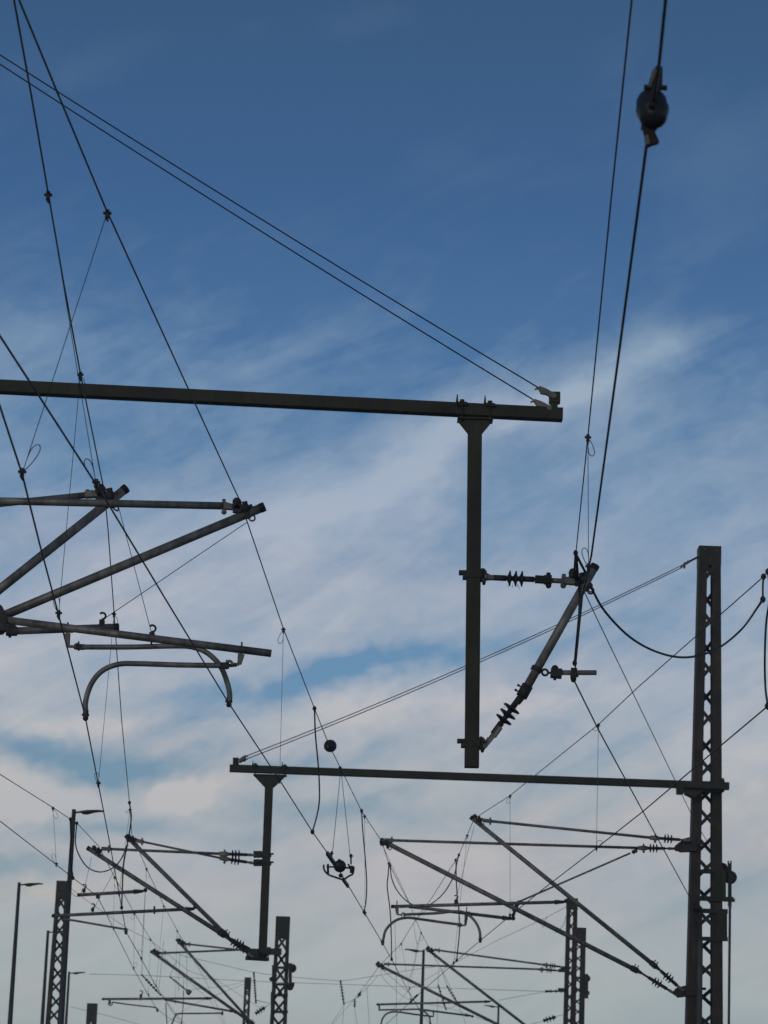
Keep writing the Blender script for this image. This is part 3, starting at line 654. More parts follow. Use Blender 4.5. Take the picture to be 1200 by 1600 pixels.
def post(beam_o, Y, tx, ty, bx, by, w, u, gus):
    a, b = P(tx, ty, Y), P(bx, by, Y)
    b = V((a.x + (b.x - a.x) * 1.0, Y, b.z))
    mb = MB(); mb.bar(a, b, w, w, (1, 0, 0), bev=.10); mb.build('hanging_post', OLIVE, beam_o)
    mb = MB(); x0, x1, y0, y1, y2 = gus
    mb.plate([P(x0, y0, Y - w * .42), P(x1, y0 + 1.5, Y - w * .42), P(x1 - 1 * u, y0 + 4 * u, Y - w * .42), P(tx + w * .5 / mpp(a) + .5, y2, Y - w * .42), P(tx - w * .5 / mpp(a) - .5, y2, Y - w * .42), P(x0 + 1 * u, y0 + 4 * u, Y - w * .42)], .014)
    mb.plate([P(x0, y0, Y + w * .42), P(x1, y0 + 1.5, Y + w * .42), P(x1 - 1 * u, y0 + 4 * u, Y + w * .42), P(tx + w * .5 / mpp(a) + .5, y2, Y + w * .42), P(tx - w * .5 / mpp(a) - .5, y2, Y + w * .42), P(x0 + 1 * u, y0 + 4 * u, Y + w * .42)], .014)
    mb.bar(P(x0, y0 + 1, Y), P(x1, y0 + 2.4, Y), w * 1.4, .016)
    mb.build('gusset', OLIVE, beam_o)
post(b1, Y1, 742, 662, 737, 1199, .128, 1, (714.5, 770, 655, 660, 678))
post(b2, Y2 - .42, 421, 1214, 410, 1497, .132, .55, (396, 448, 1210, 1214, 1231))
def strap(beam_o, x, yt, yb, Y, u, hx, w=.055):
    mb = MB(); k = mpp(P(x, yt, Y))
    for dy in (-.075, .075): mb.tube([P(x, yt, Y + dy), P(x, yb, Y + dy)], .009, 8)
    mb.bar(P(x, yt - 1 * u, Y - .1), P(x, yt - 1 * u, Y + .1), 16 * u * k, .03, (0, 0, 1))
    mb.lathe(P(x, yt - 1.5 * u, Y - .07), (0, 0, 1), [(0, .026), (.03, .024)], 6)
    a = P(x - 8 * u, yt + 1 * u, Y - .06); b_ = P(x - 7.4 * u, yt - 15 * u, Y - .06)
    mb.bar(a, b_, .012, .03, (1, 0, 0), .008, .008)
    mb.build('strap', OLIVE, beam_o)
strap(b1, 722, 631, 658, Y1, 1, 0); strap(b1, 765.5, 633, 660, Y1, 1, 0)
strap(b2, 399, 1196, 1212, Y2 - .42, .5, 0); strap(b2, 445, 1198, 1214, Y2 - .42, .5, 0)
# end brackets with wedge clamps for the stay wires
mb = MB(); boxpx(mb, 858, 614, 875, 630, Y1, .10); boxpx(mb, 860, 628, 871, 640, Y1, .08); mb.build('end_bracket', OLIVE, b1)
def wedge(parent, a, b, Y, s):
    pa, pb = P(*a, Y), P(*b, Y); d = pb - pa; n_ = d.cross(V((0, 1, 0))).normalized()
    if n_.z < 0: n_ = -n_
    poly = [pa + n_ * s * .7, pa + d * .45 + n_ * s * .9, pb + n_ * s * .75, pb - n_ * s * .75, pa + d * .55 - n_ * s * .6, pa + d * .28 - n_ * s * 1.05, pa - n_ * s * .1]
    mb = MB(); mb.plate(poly, s * 1.3); mb.tube([pb + V((0, -s, 0)), pb + V((0, s, 0))], s * .75, 10)
    mb.tube([pa - n_ * s * .2 + V((0, -.2 * s, 0)), pa - d * .08 - n_ * s * .2, pa - d * .12 - n_ * s * .75], s * .28, 6)
    return mb.build('wedge_clamp', GALV2, parent)
wedge(b1, (841, 607), (865, 619), Y1 - .035, .033); wedge(b1, (834, 627), (858, 638), Y1 - .035, .030)
mb = MB(); boxpx(mb, 364, 1184.5, 373, 1195, Y2 - .42, .12); mb.build('end_bracket', RUST, b2)
wedge(b2, (385, 1181.5), (374, 1189), Y2 - .5, .034); wedge(b2, (385, 1186), (375, 1190), Y2 - .42, .03)
# beam to mast joint
mb = MB(); mb.plate([P(1066, 1228, Y2 - .30), P(1084, 1220, Y2 - .30), P(1095, 1220, Y2 - .30), P(1095, 1240, Y2 - .30), P(1084, 1248, Y2 - .30), P(1070, 1241, Y2 - .30)], .2)
boxpx(mb, 1057, 1222, 1067, 1241, Y2 - .42, .16); boxpx(mb, 1110, 1219, 1131, 1237, Y2 - .28, .2); boxpx(mb, 1128, 1216, 1131, 1222, Y2 - .4, .05); boxpx(mb, 1082, 1221, 1112, 1238, Y2 - .26, .12)
mb.build('mast_joint', OLIVE, b2)
mb = MB(); mb.bar(P(531, 1198.5, Y2 - .42), P(534.5, 1211.5, Y2 - .42), .13, .05, (1, 0, 0), bev=.2); mb.build('dark_patch', BLACK, b2)  # added dark patch, no real strap, where the wire crosses in front of the beam

# post clamps (collars where cantilevers sit)
def collar(parent, cx, cy, Y, w, hh, u):
    mb = MB(); k = mpp(P(cx, cy, Y)); half = w / 2 / k
    mb.bar(P(cx, cy - hh / 2, Y), P(cx, cy + hh / 2, Y), w * 1.16, w * 1.16, (1, 0, 0), bev=.08)
    boxpx(mb, cx - half - 12 * u, cy - 7 * u, cx - half + 1, cy - 1 * u, Y, .07); boxpx(mb, cx - half - 6 * u, cy + 0 * u, cx - half + 1, cy + 6 * u, Y - .01, .09)
    boxpx(mb, cx + half - 1, cy - 9 * u, cx + half + 7 * u, cy + 9 * u, Y, .10, .3); 
    for dx, dy in ((3, -9), (7, -6), (6, 8)): mb.lathe(P(cx + half + dx * u, cy + dy * u, Y - .07), (0, 1, 0), [(0, .016), (.14, .016)], 8)
    return mb.build('post_clamp', CAST, parent)
collar(b1, 740, 899, Y1, .128, 10, 1); collar(b1, 737.5, 1162, Y1, .128, 11, 1)

# ------------------------------------------------------------------ cantilever pieces
def ins_run(t, a, b, pos, r=.068, u=1.0, sheds=3, gap=.052, fork=True, thick=.016, fuzz=True):
    """fitting + rod + shed insulator + rod from tube end a to hinge b; pos = fraction of the shed centre"""
    d = (b - a); Ln = d.length; e = d.normalized()
    if fork:
        x, y = fr(e)
        mb = MB(); mb.bar(a - e * .03, a + e * .07, .045, .06, y, .07, .085, bev=.3); mb.bar(a + e * .07, a + e * .16, .07, .085, y, .03, .035, bev=.3)
        mb.tube([a + e * .06 - y * .07, a + e * .06 + y * .07], .014, 8); mb.ball(a + e * .06 - y * .06, .022, 8); mb.build('fork', GALV2, t)
    c = a + e * Ln * pos
    mb = MB(); mb.tube([a + e * (.13 if fork else 0), c], thick, 10); mb.tube([c, b - e * .05], thick, 10)
    mb.tube([c - e * (gap * 2.2 + .05), c - e * (gap * 1.3)], thick * 1.55, 12); mb.tube([c + e * (gap * 1.5), c + e * (gap * 3.6)], thick * 1.6, 12)
    mb.build('rod', CAST, t)
    mb = MB(); mb.tube([c - e * gap * 1.4, c + e * gap * 1.4], thick * 1.35, 12)
    for i in range(sheds):
        p = c + e * gap * (i - (sheds - 1) / 2)
        mb.lathe(p - e * .012, e, [(-.008, thick * 1.3), (-.002, r * .5), (.004, r), (.014, r), (.026, r * .5), (.036, thick * 1.3)], 20)
    o = mb.build('insulator', INSUL, t)
    if fuzz:
        mb = MB()
        for i in range(7):
            g_ = random.uniform(0, 6.28); x, y = fr(e); dv = x * math.cos(g_) + y * math.sin(g_)
            p = c + e * random.uniform(-.06, .06) + dv * r * .8; q = p + dv * random.uniform(.02, .05) + e * random.uniform(-.02, .02)
            mb.tube(smooth([p, (p + q) / 2 + V((random.uniform(-.01, .01), 0, random.uniform(-.01, .01))), q], 3), .0018, 4)
        mb.build('bird_wire', THIN, o)
    mb = MB(); mb.bar(b - e * .09, b, .05, .04, (0, 1, 0), .035, .035, bev=.3); mb.tube([b + V((0, -.05, 0)), b + V((0, .05, 0))], .02, 8); mb.build('hinge', GALV2, t)
def saddle(t, c, s=1.0, hook=True):
    mb = MB()
    mb.bar(c + V((-.10, 0, .015)) * s, c + V((.08, 0, -.005)) * s, .05 * s, .05 * s, (0, 0, 1), bev=.3)
    mb.bar(c + V((-.055, 0, .07)) * s, c + V((-.055, 0, -.04)) * s, .05 * s, .075 * s, (1, 0, 0), bev=.3)
    mb.ball(c + V((-.06, 0, .06)) * s, .042 * s, 10); mb.ball(c + V((.02, -.03, .0)) * s, .045 * s, 10)
    mb.bar(c + V((.01, -.02, .06)) * s, c + V((.05, -.02, -.09)) * s, .05 * s, .05 * s, (1, 0, 0), bev=.3)
    for q in ((-.08, -.05, .03), (.07, -.05, .02), (.04, -.05, -.06), (-.03, -.05, -.03)):
        mb.lathe(c + V(q) * s, (0, 1, 0), [(0, .017 * s), (.09 * s, .017 * s)], 6)
    o = mb.build('saddle_clamp', CAST, t)
    if hook:
        mb = MB(); h = c + V((.085, -.01, -.085)) * s; mb.arc(h, (1, 0, 0), (0, 0, 1), .026 * s, .008 * s, -150, 120); mb.tube([c + V((.04, -.01, -.07)) * s, h + V((-.026, 0, -.01)) * s], .01 * s, 6); mb.build('hook', CAST, t)
def tubepart(t, name, a, b, r, m=GALV, cap=False, capside='a', n=18):
    mb = MB(); mb.tube([a, b], r, n); o = mb.build(name, m, t)
    if cap:
        e = (b - a).normalized(); p = a
        if capside == 'b': e, p = -e, b
        MB().lathe(p - e * .012, e, [(0, r * .9), (.004, r * 1.05), (.045, r * 1.08), (.05, r * 1.0)], n).build('end_cap', BLACK, o)
    return o
def socket(t, a, e, r, L_=.12):
    mb = MB(); x, y = fr(e)
    mb.tube([a - e * .02, a + e * L_], r * 1.28, 16); mb.tube([a + e * L_, a + e * (L_ + .07)], [r * .9, r * .55], 14)
    for k in (.02, .07): 
        mb.tube([a + e * k + y * r, a + e * k + y * (r + .035)], .008, 6); mb.ball(a + e * k + y * (r + .035), .013, 6)
    return mb.build('socket', CAST, t)
def swivel(t, a, b, s=1.0, flip=1):
    """ring + short link + clevis between a (fixed) and b (tube start)"""
    e = (b - a).normalized(); up = V((0, 0, 1)); mb = MB()
    mb.arc(a + e * .03 * s, e, up, .022 * s, .009 * s, 0, 360, 14, 6); mb.tube([a + e * .055 * s, b], .009 * s, 8)
    mb.bar(b - e * .03 * s, b + e * .05 * s, .06 * s, .07 * s, up, bev=.3); mb.ball(b + up * .035 * s, .026 * s, 8); mb.tube([b - up * .05 * s, b + up * .05 * s], .012 * s, 6)
    return mb.build('swivel', CAST, t)
def hook_on(t, p, s=1.0, side=1):
    mb = MB(); mb.bar(p + V((-.02, 0, .03)) * s, p + V((.02, 0, .03)) * s, .06 * s, .045 * s, (0, 0, 1)); mb.arc(p + V((.0, 0, .085)) * s, (side, 0, 0), (0, 0, 1), .026 * s, .009 * s, -100, 140)
    mb.tube([p + V((0, 0, -.045)) * s, p + V((0, 0, .05)) * s], .008 * s, 6); return mb.build('hook', CAST, t)
def drop_bracket(t, a, b, s=1.0, foot=1):
    mb = MB(); mb.bar(a, b, .035 * s, .05 * s, (1, 0, 0), .026 * s, .03 * s, bev=.2); mb.bar(b, b + V((-.06 * foot * s, 0, 0)), .022 * s, .02 * s)
    mb.arc(b + V((-.075 * foot * s, 0, .0)), (1, 0, 0), (0, 0, 1), .022 * s, .011 * s, -60, 240, 12, 6)
    mb.tube([a + V((-.045, 0, .02)) * s, a + V((.045, 0, .02)) * s], .014 * s, 6); mb.tube([a + V((0, 0, .09)) * s, a], .008 * s, 6)
    return mb.build('drop_bracket', GALV2, t, )
def steady(t, pts, r, Y, label=None):
    q = smooth([P(*p) if len(p) == 3 else P(p[0], p[1], Y) for p in pts], 5)
    mb = MB(); mb.tube(q, r, 12); o = mb.build('steady_arm', GALV, t)
    e = q[-1]; c2 = MB(); c2.bar(e + V((0, 0, .04)), e - V((0, 0, .03)), .04, .045, (1, 0, 0), bev=.3); c2.ball(e - V((0, 0, .03)), .026, 8); c2.tube([e + V((-.035, 0, 0)), e + V((.03, 0, 0))], .011, 6); c2.build('wire_clamp', CAST, t)
    return o
def stay(t, a, b, d=.007):
    return MB().tube([a, b], d / 2, 6).build('stay_wire', THIN, t)
CG = 'tubular cantilever arms'

# --- near left cantilevers, reaching in from outside the left edge (Y1)
YA, YC = Y1 - .4, Y1 + .8
t = thing('cantilever_arm', 'near left arm with the longest slanted tube ending right of the upper wire', 'bracket', P(405, 794, YA), CG)
tubepart(t, 'strut', P(412, 792, YA), P(-210, 1052, YA + .15), .041, cap=True)
tubepart(t, 'top_tube', P(350, 790.5, YA), P(-170, 779, YA + .15), .034)
a, b = P(349, 790, YA), P(378, 795, YA)
mb = MB(); mb.bar(a, a + (b - a) * .9, .05, .07, (0, 0, 1), .04, .04, bev=.3); mb.tube([P(350, 780, YA), P(350, 802, YA)], .016, 8); mb.ball(P(350, 800, YA), .025, 8); mb.build('fork', GALV2, t)
saddle(t, P(380, 795, YA), 1.0)
# registration tube (long one to 425)
tubepart(t, 'registration_tube', P(3, 968, YA - .1), P(424, 1021, YA), .034)
mb = MB(); mb.plate([P(-8, 940, YA - .1), P(4, 948, YA - .1), P(12, 968, YA - .1), P(10, 985, YA - .1), P(-8, 990, YA - .1)], .09); mb.build('strut_clamp', CAST, t)
drop_bracket(t, P(377, 1022, YA), P(374, 1038, YA), 1.2, 1)
mb = MB(); mb.tube([P(370, 1039, YA), P(356, 1040, YA)], .016, 8); mb.bar(P(358, 1040, YA), P(345, 1040, YA), .05, .055, bev=.3); mb.tube([P(354, 1031, YA), P(354, 1046, YA)], .007, 6); mb.build('swivel', CAST, t)
steady(t, [(352, 1040), (280, 1039), (215, 1037), (185, 1038), (160, 1048), (143, 1068), (134, 1095), (134, 1117)], .0245, YA)
hook_on(t, P(237, 999, YA), 1.15)
stay(t, P(186, 795, YC), P(237, 990, YA + .02))
t = thing('cantilever_arm', 'near left arm with the shorter slanted tube ending above the near top tube', 'bracket', P(190, 768, YC), CG)
tubepart(t, 'strut', P(197, 763, YC), P(-160, 1048, YC - .2), .043, cap=True)
tubepart(t, 'top_tube', P(140, 773, YC), P(-200, 808, YC), .030)
mb = MB(); mb.bar(P(133, 773, YC), P(152, 772, YC), .07, .07, bev=.3); mb.tube([P(137, 765, YC), P(137, 777, YC)], .016, 8); mb.bar(P(150, 772, YC), P(165, 773, YC), .04, .04); mb.build('fork', GALV2, t)
saddle(t, P(168, 776, YC), 1.2, False)
mb = MB(); mb.tube(smooth([P(173, 788, YC), P(178, 795, YC), P(184, 798, YC), P(185, 790, YC)], 4), .008, 6); mb.build('cable_loop', THIN, t)
tubepart(t, 'registration_tube', P(184, 980, YC - .6), P(22, 986, YC - .6), .034, cap=True)
swivel(t, P(-4, 986, YC - .6), P(16, 986, YC - .6), 1.2)
mb = MB(); mb.bar(P(20, 975, YC - .6), P(20, 990, YC - .6), .06, .05, (1, 0, 0), bev=.3); mb.build('tube_clamp', CAST, t)
hook_on(t, P(159, 979, YC - .6), 1.15, 1)
stay(t, P(386, 816, YA + .02), P(161, 968, YC - .6))
drop_bracket(t, P(105, 990, YC - .62), P(106, 1010, YC - .62), 1.15, -1)
mb = MB(); mb.bar(P(119, 1011, YC - .62), P(132, 1011, YC - .62), .045, .05, bev=.3); mb.tube([P(123, 1002, YC - .62), P(123, 1017, YC - .62)], .008, 6); mb.build('swivel', CAST, t)
steady(t, [(128, 1011), (200, 1011), (270, 1009.5), (300, 1011), (325, 1021), (345, 1042), (356, 1070), (359, 1088), (358, 1096)], .0245, YC - .63)

# --- right cantilever on the near hanging post
t = thing('cantilever_arm', 'near right arm with shed insulators fixed to the near hanging post', 'bracket', P(753, 1162, Y1), CG)
a, b = P(922, 897, Y1), P(823, 1074, Y1)
tubepart(t, 'strut', P(930, 884, Y1), b, .040, cap=True)
e = (b - a).normalized(); socket(t, b, e, .040, .10)
ins_run(t, P(812, 1090, Y1), P(756, 1167, Y1), .34, .082, 1, fork=False, thick=.018, gap=.062)
mb = MB(); mb.bar(P(781, 1136, Y1), P(771, 1150, Y1), .055, .055, (0, 1, 0), bev=.3); mb.bar(P(771, 1150, Y1), P(757, 1167, Y1), .035, .04, (0, 1, 0)); mb.build('rod_sleeve', GALV, t)
# tie: hinge at the post on the left, tube part on the right
ins_run(t, P(838, 905.5, Y1), P(757, 902, Y1), .40, .072, 1, fork=False, thick=.017, gap=.055)
mb = MB(); mb.bar(P(836, 905, Y1), P(852, 906, Y1), .05, .07, bev=.3); mb.bar(P(850, 906, Y1), P(862, 906, Y1), .075, .08, bev=.3); mb.tube([P(857, 895, Y1), P(857, 917, Y1)], .02, 8); mb.ball(P(857, 915, Y1), .027, 8); mb.build('fork', RUST, t)
mb = MB(); mb.tube([P(862, 907, Y1), P(880, 908, Y1)], .024, 12); mb.build('top_tube', GALV, t)
mb = MB(); mb.bar(P(877, 907, Y1), P(898, 909, Y1), .07, .085, (0, 0, 1), .04, .05, bev=.3); mb.tube([P(881, 897, Y1), P(881, 918, Y1)], .018, 8); mb.ball(P(880, 915, Y1), .027, 8); mb.build('fork', GALV2, t)
mb = MB(); mb.bar(P(753, 900, Y1), P(768, 903, Y1), .07, .085, (0, 0, 1), .05, .04, bev=.3); mb.build('post_hinge', GALV2, t)
saddle(t, P(907, 907, Y1 + .02), 1.1)
mb = MB()
mb.tube([P(899, 866, Y1 - .25), P(897, 900, Y1 - .08)], .009, 6); mb.tube([P(900, 866, Y1 - .25), P(903, 905, Y1 - .08)], .013, 6); mb.tube([P(901, 868, Y1 - .25), P(914, 893, Y1 - .1), P(918, 896, Y1 - .1)], .013, 6); mb.ball(P(899.5, 864, Y1 - .25), .022, 8, 1.3)
mb.build('pull_off_cable', CABLE, t)
mb = MB(); mb.tube([P(904, 905, Y1 - .06), P(906, 935, Y1 - .06), P(905, 960, Y1 - .05), P(898, 1036, Y1 - .05)], .012, 6); mb.ball(P(898, 1036, Y1 - .05), .022, 8, 1.3); mb.build('pull_off_cable', CABLE, t)
mb = MB(); mb.tube(smooth([P(917, 918, Y1), P(920, 924, Y1), P(926, 924, Y1), P(925, 917, Y1)], 4), .007, 6); mb.build('cable_loop', THIN, t)
# registration piece
c = P(838, 1046, Y1); es = (P(823, 1074, Y1) - P(922, 897, Y1)).normalized()
mb = MB(); mb.lathe(c - es * .02, es, [(0, .05), (.04, .05)], 16); mb.tube([P(832, 1041, Y1), P(846, 1047, Y1)], .018, 8); mb.build('ring_clamp', CAST, t)
swivel(t, P(845, 1050, Y1), P(867, 1052, Y1), 1.25)
tubepart(t, 'registration_tube', P(874, 1051, Y1), P(932, 1051, Y1), .023)
mb = MB(); mb.bar(P(897, 1044, Y1 - .01), P(896, 1060, Y1 - .01), .05, .055, (1, 0, 0), bev=.3); mb.bar(P(891, 1056, Y1 - .01), P(904, 1056, Y1 - .01), .03, .02); mb.ball(P(896, 1062, Y1), .026, 8); mb.build('wire_clamp', CAST, t)

# --- generic far cantilever
def cant(label, Y, strut_, sock, hinge, tie_, tfork, thinge, reg=None, regeye=None, pos=.42, tpos=.5, r=.036, rt=.023, rr=.027, capA=True, s=1.0, saddle_at=None):
    p = lambda q: P(q[0], q[1], q[2] if len(q) == 3 else Y)
    t = thing('cantilever_arm', label, 'bracket', p(hinge), CG)
    a, b = p(strut_), p(sock); tubepart(t, 'strut', a, b, r, cap=capA, n=14)
    e = (b - a).normalized(); socket(t, b, e, r, .1); h = p(hinge); ins_run(t, b + e * .14, h, pos, .07, fork=False, thick=.018)
    a2, b2_ = p(tie_), p(tfork); tubepart(t, 'top_tube', a2, b2_, rt, n=12); ins_run(t, b2_, p(thinge), tpos, .07)
    mb = MB(); e2 = (b2_ - a2).normalized(); mb.bar(a2 - e2 * .12, a2 + e2 * .03, .05, .06, bev=.3); mb.tube([a2 + V((0, 0, .06)), a2 - V((0, 0, .06))], .016, 6); mb.build('fork', GALV2, t)
    sc = p(saddle_at) if saddle_at else (a.lerp(b, .06)); saddle(t, sc, .92 * s)
    if reg:
        ra, rb = p(reg[0]), p(reg[1]); tubepart(t, 'registration_tube', ra, rb, rr, cap=True, n=12)
        d = (rb - ra).normalized(); mb = MB(); mb.tube([rb - d * .05, rb + d * .1], [rr * 1.5, rr * .8], 10); mb.tube([rb + d * .1, p(regeye)], .012, 6); mb.ball(p(regeye), .035, 8); mb.build('swivel', CAST, t)
    return t
YE, YA2 = Y2 - .35, Y2 + .1
t = cant('middle right arm whose slanted tube starts at the high right wire support', YE, (736, 1277), (1018, 1505), (1066, 1547), (766, 1283), (1018, 1309), (1076, 1313), ((612, 1416.5), (872, 1409.5)), (884, 1408), pos=.42, tpos=.45, saddle_at=(747, 1281))
drop_bracket(t, P(620, 1418, YE), P(621, 1429, YE), 1.25, -1)
steady(t, [(630, 1429), (680, 1427), (712, 1424), (728, 1427), (741, 1438), (749, 1453), (750.5, 1468)], .022, YE)
stay(t, P(741, 1290, YE), P(712, 1408, YE)); hook_on(t, P(712, 1412, YE), 1.2)
t = cant('middle right arm with the long slanted tube from the small left support', YA2, (594, 1312), (988, 1513), (1053, 1552), (612, 1313), (1000, 1325), (1053, 1326), ((640, 1416.5), (790, 1434.5)), (802, 1435), pos=.50, tpos=.40, r=.039, saddle_at=(602, 1318), capA=False)
drop_bracket(t, P(729, 1428, YA2), P(727, 1446, YA2), 1.25, 1)
steady(t, [(722, 1445), (690, 1441), (655, 1436), (635, 1434), (617, 1439), (603, 1453), (598, 1472)], .022, YA2 - .2)
a, b = P(985, 1333, YA2), P(806, 1411, YA2); tubepart(t, 'brace', a, b, .016, n=10)
mb = MB(); mb.bar(P(994, 1327, YA2), P(993, 1332, YA2), .05, .05, (1, 0, 0)); mb.ball(P(990, 1331, YA2), .035, 8); mb.bar(P(812, 1408, YA2), P(802, 1424, YA2), .06, .06, (0, 1, 0), bev=.3); mb.bar(P(804, 1424, YA2), P(801, 1434, YA2), .05, .05, (0, 1, 0)); mb.build('brace_clamp', CAST, t)
stay(t, P(600, 1326, YA2), P(641, 1413, YA2))

# --- cantilevers on the far hanging post
YD, YC2 = Y2 - .8, Y2 - .05
t = cant('lower left arm whose tube starts beside the tallest street lamp', YD, (137, 1325), (343, 1457), (394, 1495), (170, 1326.5), (345, 1334), (397, 1336), ((122, 1398.5), (214, 1393)), (227, 1391), pos=.35, tpos=.45, r=.037, rt=.022, saddle_at=(152, 1330))
stay(t, P(143, 1340, YD), P(131, 1392, YD)); hook_on(t, P(131, 1395, YD), 1.2)
mb = MB(); mb.bar(P(153, 1396, YD), P(153, 1404, YD), .05, .06, (1, 0, 0), bev=.3); mb.build('wire_clamp', CAST, t)
mb = MB(); mb.bar(P(395, 1483, YD + .1), P(395, 1500, YD + .1), .12, .2, (1, 0, 0), bev=.3); mb.bar(P(386, 1497, YD), P(418, 1499, YD + .3), .08, .06); mb.build('post_bracket', CAST, t)
t = cant('lower left arm whose tube starts at the steep left wire', YC2, (197, 1306), (349, 1457), (397, 1487), (222, 1315), (346, 1341), (398, 1349), ((82, 1431), (294, 1420.5)), (305, 1417), pos=.40, tpos=.42, r=.036, rt=.018, saddle_at=(206, 1312))
stay(t, P(201, 1320, YC2), P(145, 1423, YC2)); hook_on(t, P(144.5, 1425, YC2), 1.2)
steady(t, [(99, 1436), (120, 1439), (160, 1446), (190, 1451), (197, 1452), (197, 1455)], .017, YC2 - .05)
mb = MB(); mb.bar(P(98, 1430, YC2), P(98, 1437, YC2), .05, .05, (1, 0, 0)); mb.build('drop_bracket', CAST, t)
mb = MB(); boxpx(mb, 240, 1416, 242.5, 1428, YC2, .05); mb.build('tube_clamp', CAST, t)
for cy in (1335, 1348):
    mb = MB(); mb.bar(P(415, cy - 4, Y2 - .42), P(415, cy + 4, Y2 - .42), .155, .155, (1, 0, 0), bev=.1); boxpx(mb, 396, cy - 5, 409, cy + 5, Y2 - .42, .1, .3); boxpx(mb, 421, cy - 2, 427.5, cy + .5, Y2 - .42, .05); boxpx(mb, 420, cy, 424, cy + 4, Y2 - .42, .06); mb.build('post_clamp', CAST, b2)
mb = MB(); boxpx(mb, 390, 1483, 424, 1490, Y2 - .42, .17, .2); boxpx(mb, 392, 1490, 414, 1500, Y2 - .42, .14, .2); boxpx(mb, 413, 1492, 420, 1495, Y2 - .42, .06); mb.build('post_clamp', CAST, b2)

# --- third row, left (on the mast with tension wheels)
t = cant('far lower left arm with the upper small tube end', Y3 - .3, (276, 1468), (392, 1597), (430, 1638), (296, 1475.5), (377, 1484.5), (420, 1487), ((258, 1562), (362, 1580)), (368, 1582), r=.036, rt=.024, rr=.026, saddle_at=(284, 1473), s=1.2)
steady(t, [(348, 1583), (310, 1583.5), (278, 1584), (274, 1587), (268, 1602)], .02, Y3 - .3)
mb = MB(); boxpx(mb, 346, 1580, 349, 1586, Y3 - .3, .05); mb.build('drop_bracket', CAST, t)
t = cant('far lower left arm with the lower small tube end', Y3 + .2, (236, 1486.5), (390, 1596), (428, 1622), (258, 1489), (377, 1484), (418, 1489), ((160, 1561), (325, 1560)), (336, 1558), r=.04, rt=.026, rr=.030, saddle_at=(245, 1489), s=1.2)
mb = MB(); mb.bar(P(171, 1562, Y3), P(172, 1569, Y3), .05, .06, (1, 0, 0)); mb.arc(P(172.5, 1568, Y3), (1, 0, 0), (0, 0, 1), .05, .016, 90, 400); mb.build('drop_bracket', GALV2, t)
steady(t, [(176, 1566), (205, 1570), (238, 1573.5), (244, 1575), (246, 1578)], .018, Y3)
hook_on(t, P(220, 1559, Y3 + .2), 1.6)

# --- third row, right
t = cant('far right arm whose tube starts just right of the middle lamp', Y3 - .3, (666, 1482), (835, 1613), (868, 1640), (686, 1485), (850, 1507.5), (880, 1511), ((589, 1569.5), (760, 1565)), (770, 1562), r=.036, rt=.024, rr=.027, tpos=.45, saddle_at=(673, 1485), s=1.2)
mb = MB(); mb.tube([P(592.5, 1571, Y3 - .3), P(592.5, 1578, Y3 - .3), P(594, 1578.5, Y3 - .3)], .022, 8); mb.build('drop_bracket', CAST, t)
steady(t, [(594, 1578), (630, 1577.5), (652, 1577), (662, 1580), (670, 1588), (673, 1602)], .022, Y3 - .3)
t = cant('far right arm whose tube starts left of the middle lamp', Y3 + .2, (588, 1506), (800, 1612), (850, 1640), (607, 1506.5), (843, 1514.5), (876, 1517), ((654, 1577), (730, 1586.5)), (738, 1588), r=.038, rt=.024, rr=.026, tpos=.45, saddle_at=(595, 1509), s=1.2)
mb = MB(); mb.tube([P(677.5, 1580, Y3), P(677, 1588, Y3), P(672, 1588.5, Y3)], .02, 8); mb.build('drop_bracket', CAST, t)
steady(t, [(674, 1588), (645, 1584.5), (620, 1581), (606, 1583), (598, 1591), (595, 1602)], .022, Y3)

# ------------------------------------------------------------------ sectional insulator
Ysi = on('cA', 531, 1358).y
si = thing('sectional_insulator', 'dark sectional insulator frame hung below the far beam in the lower wire', 'insulator', P(531, 1356, Ysi))
mb = MB(); mb.lathe(P(531, 1354, Ysi) + V((0, -.05, .0)), (0, 1, .1), [(0, .03), (.012, .07), (.04, .082), (.07, .07), (.1, .03)], 20); mb.ball(P(530, 1345, Ysi), .025, 8); mb.ball(P(532.5, 1368, Ysi), .03, 8); mb.build('insulator_body', PORC, si)
mb = MB()
mb.tube(smooth([P(505.8, 1351, Ysi), P(506.5, 1359, Ysi), P(513, 1366.5, Ysi), P(525, 1371, Ysi), P(536, 1374, Ysi), P(545, 1369, Ysi), P(551.5, 1365, Ysi), P(553, 1354, Ysi)], 3), [.014] * 22, 6)
mb.build('runner', CAST, si)
mb = MB(); mb.tube([P(512.5, 1350, Ysi), P(512.5, 1366, Ysi)], .018, 6); mb.tube([P(510, 1354.5, Ysi), P(524, 1354.5, Ysi)], .012, 6); mb.tube([P(538, 1356, Ysi), P(546, 1356, Ysi)], .014, 6); mb.tube([P(549, 1353, Ysi), P(550, 1364, Ysi)], .03, 6); mb.tube([P(544, 1350, Ysi), P(548, 1358, Ysi)], .014, 6); mb.build('frame_bar', CAST, si)
mb = MB(); mb.bar(P(511, 1333, Ysi - 1), P(523, 1350, Ysi - .2), .05, .03, (1, 0, 0)); mb.bar(P(536, 1374, Ysi + .3), P(544, 1385, Ysi + 1), .04, .03, (1, 0, 0)); mb.build('wire_splice', CAST, si)
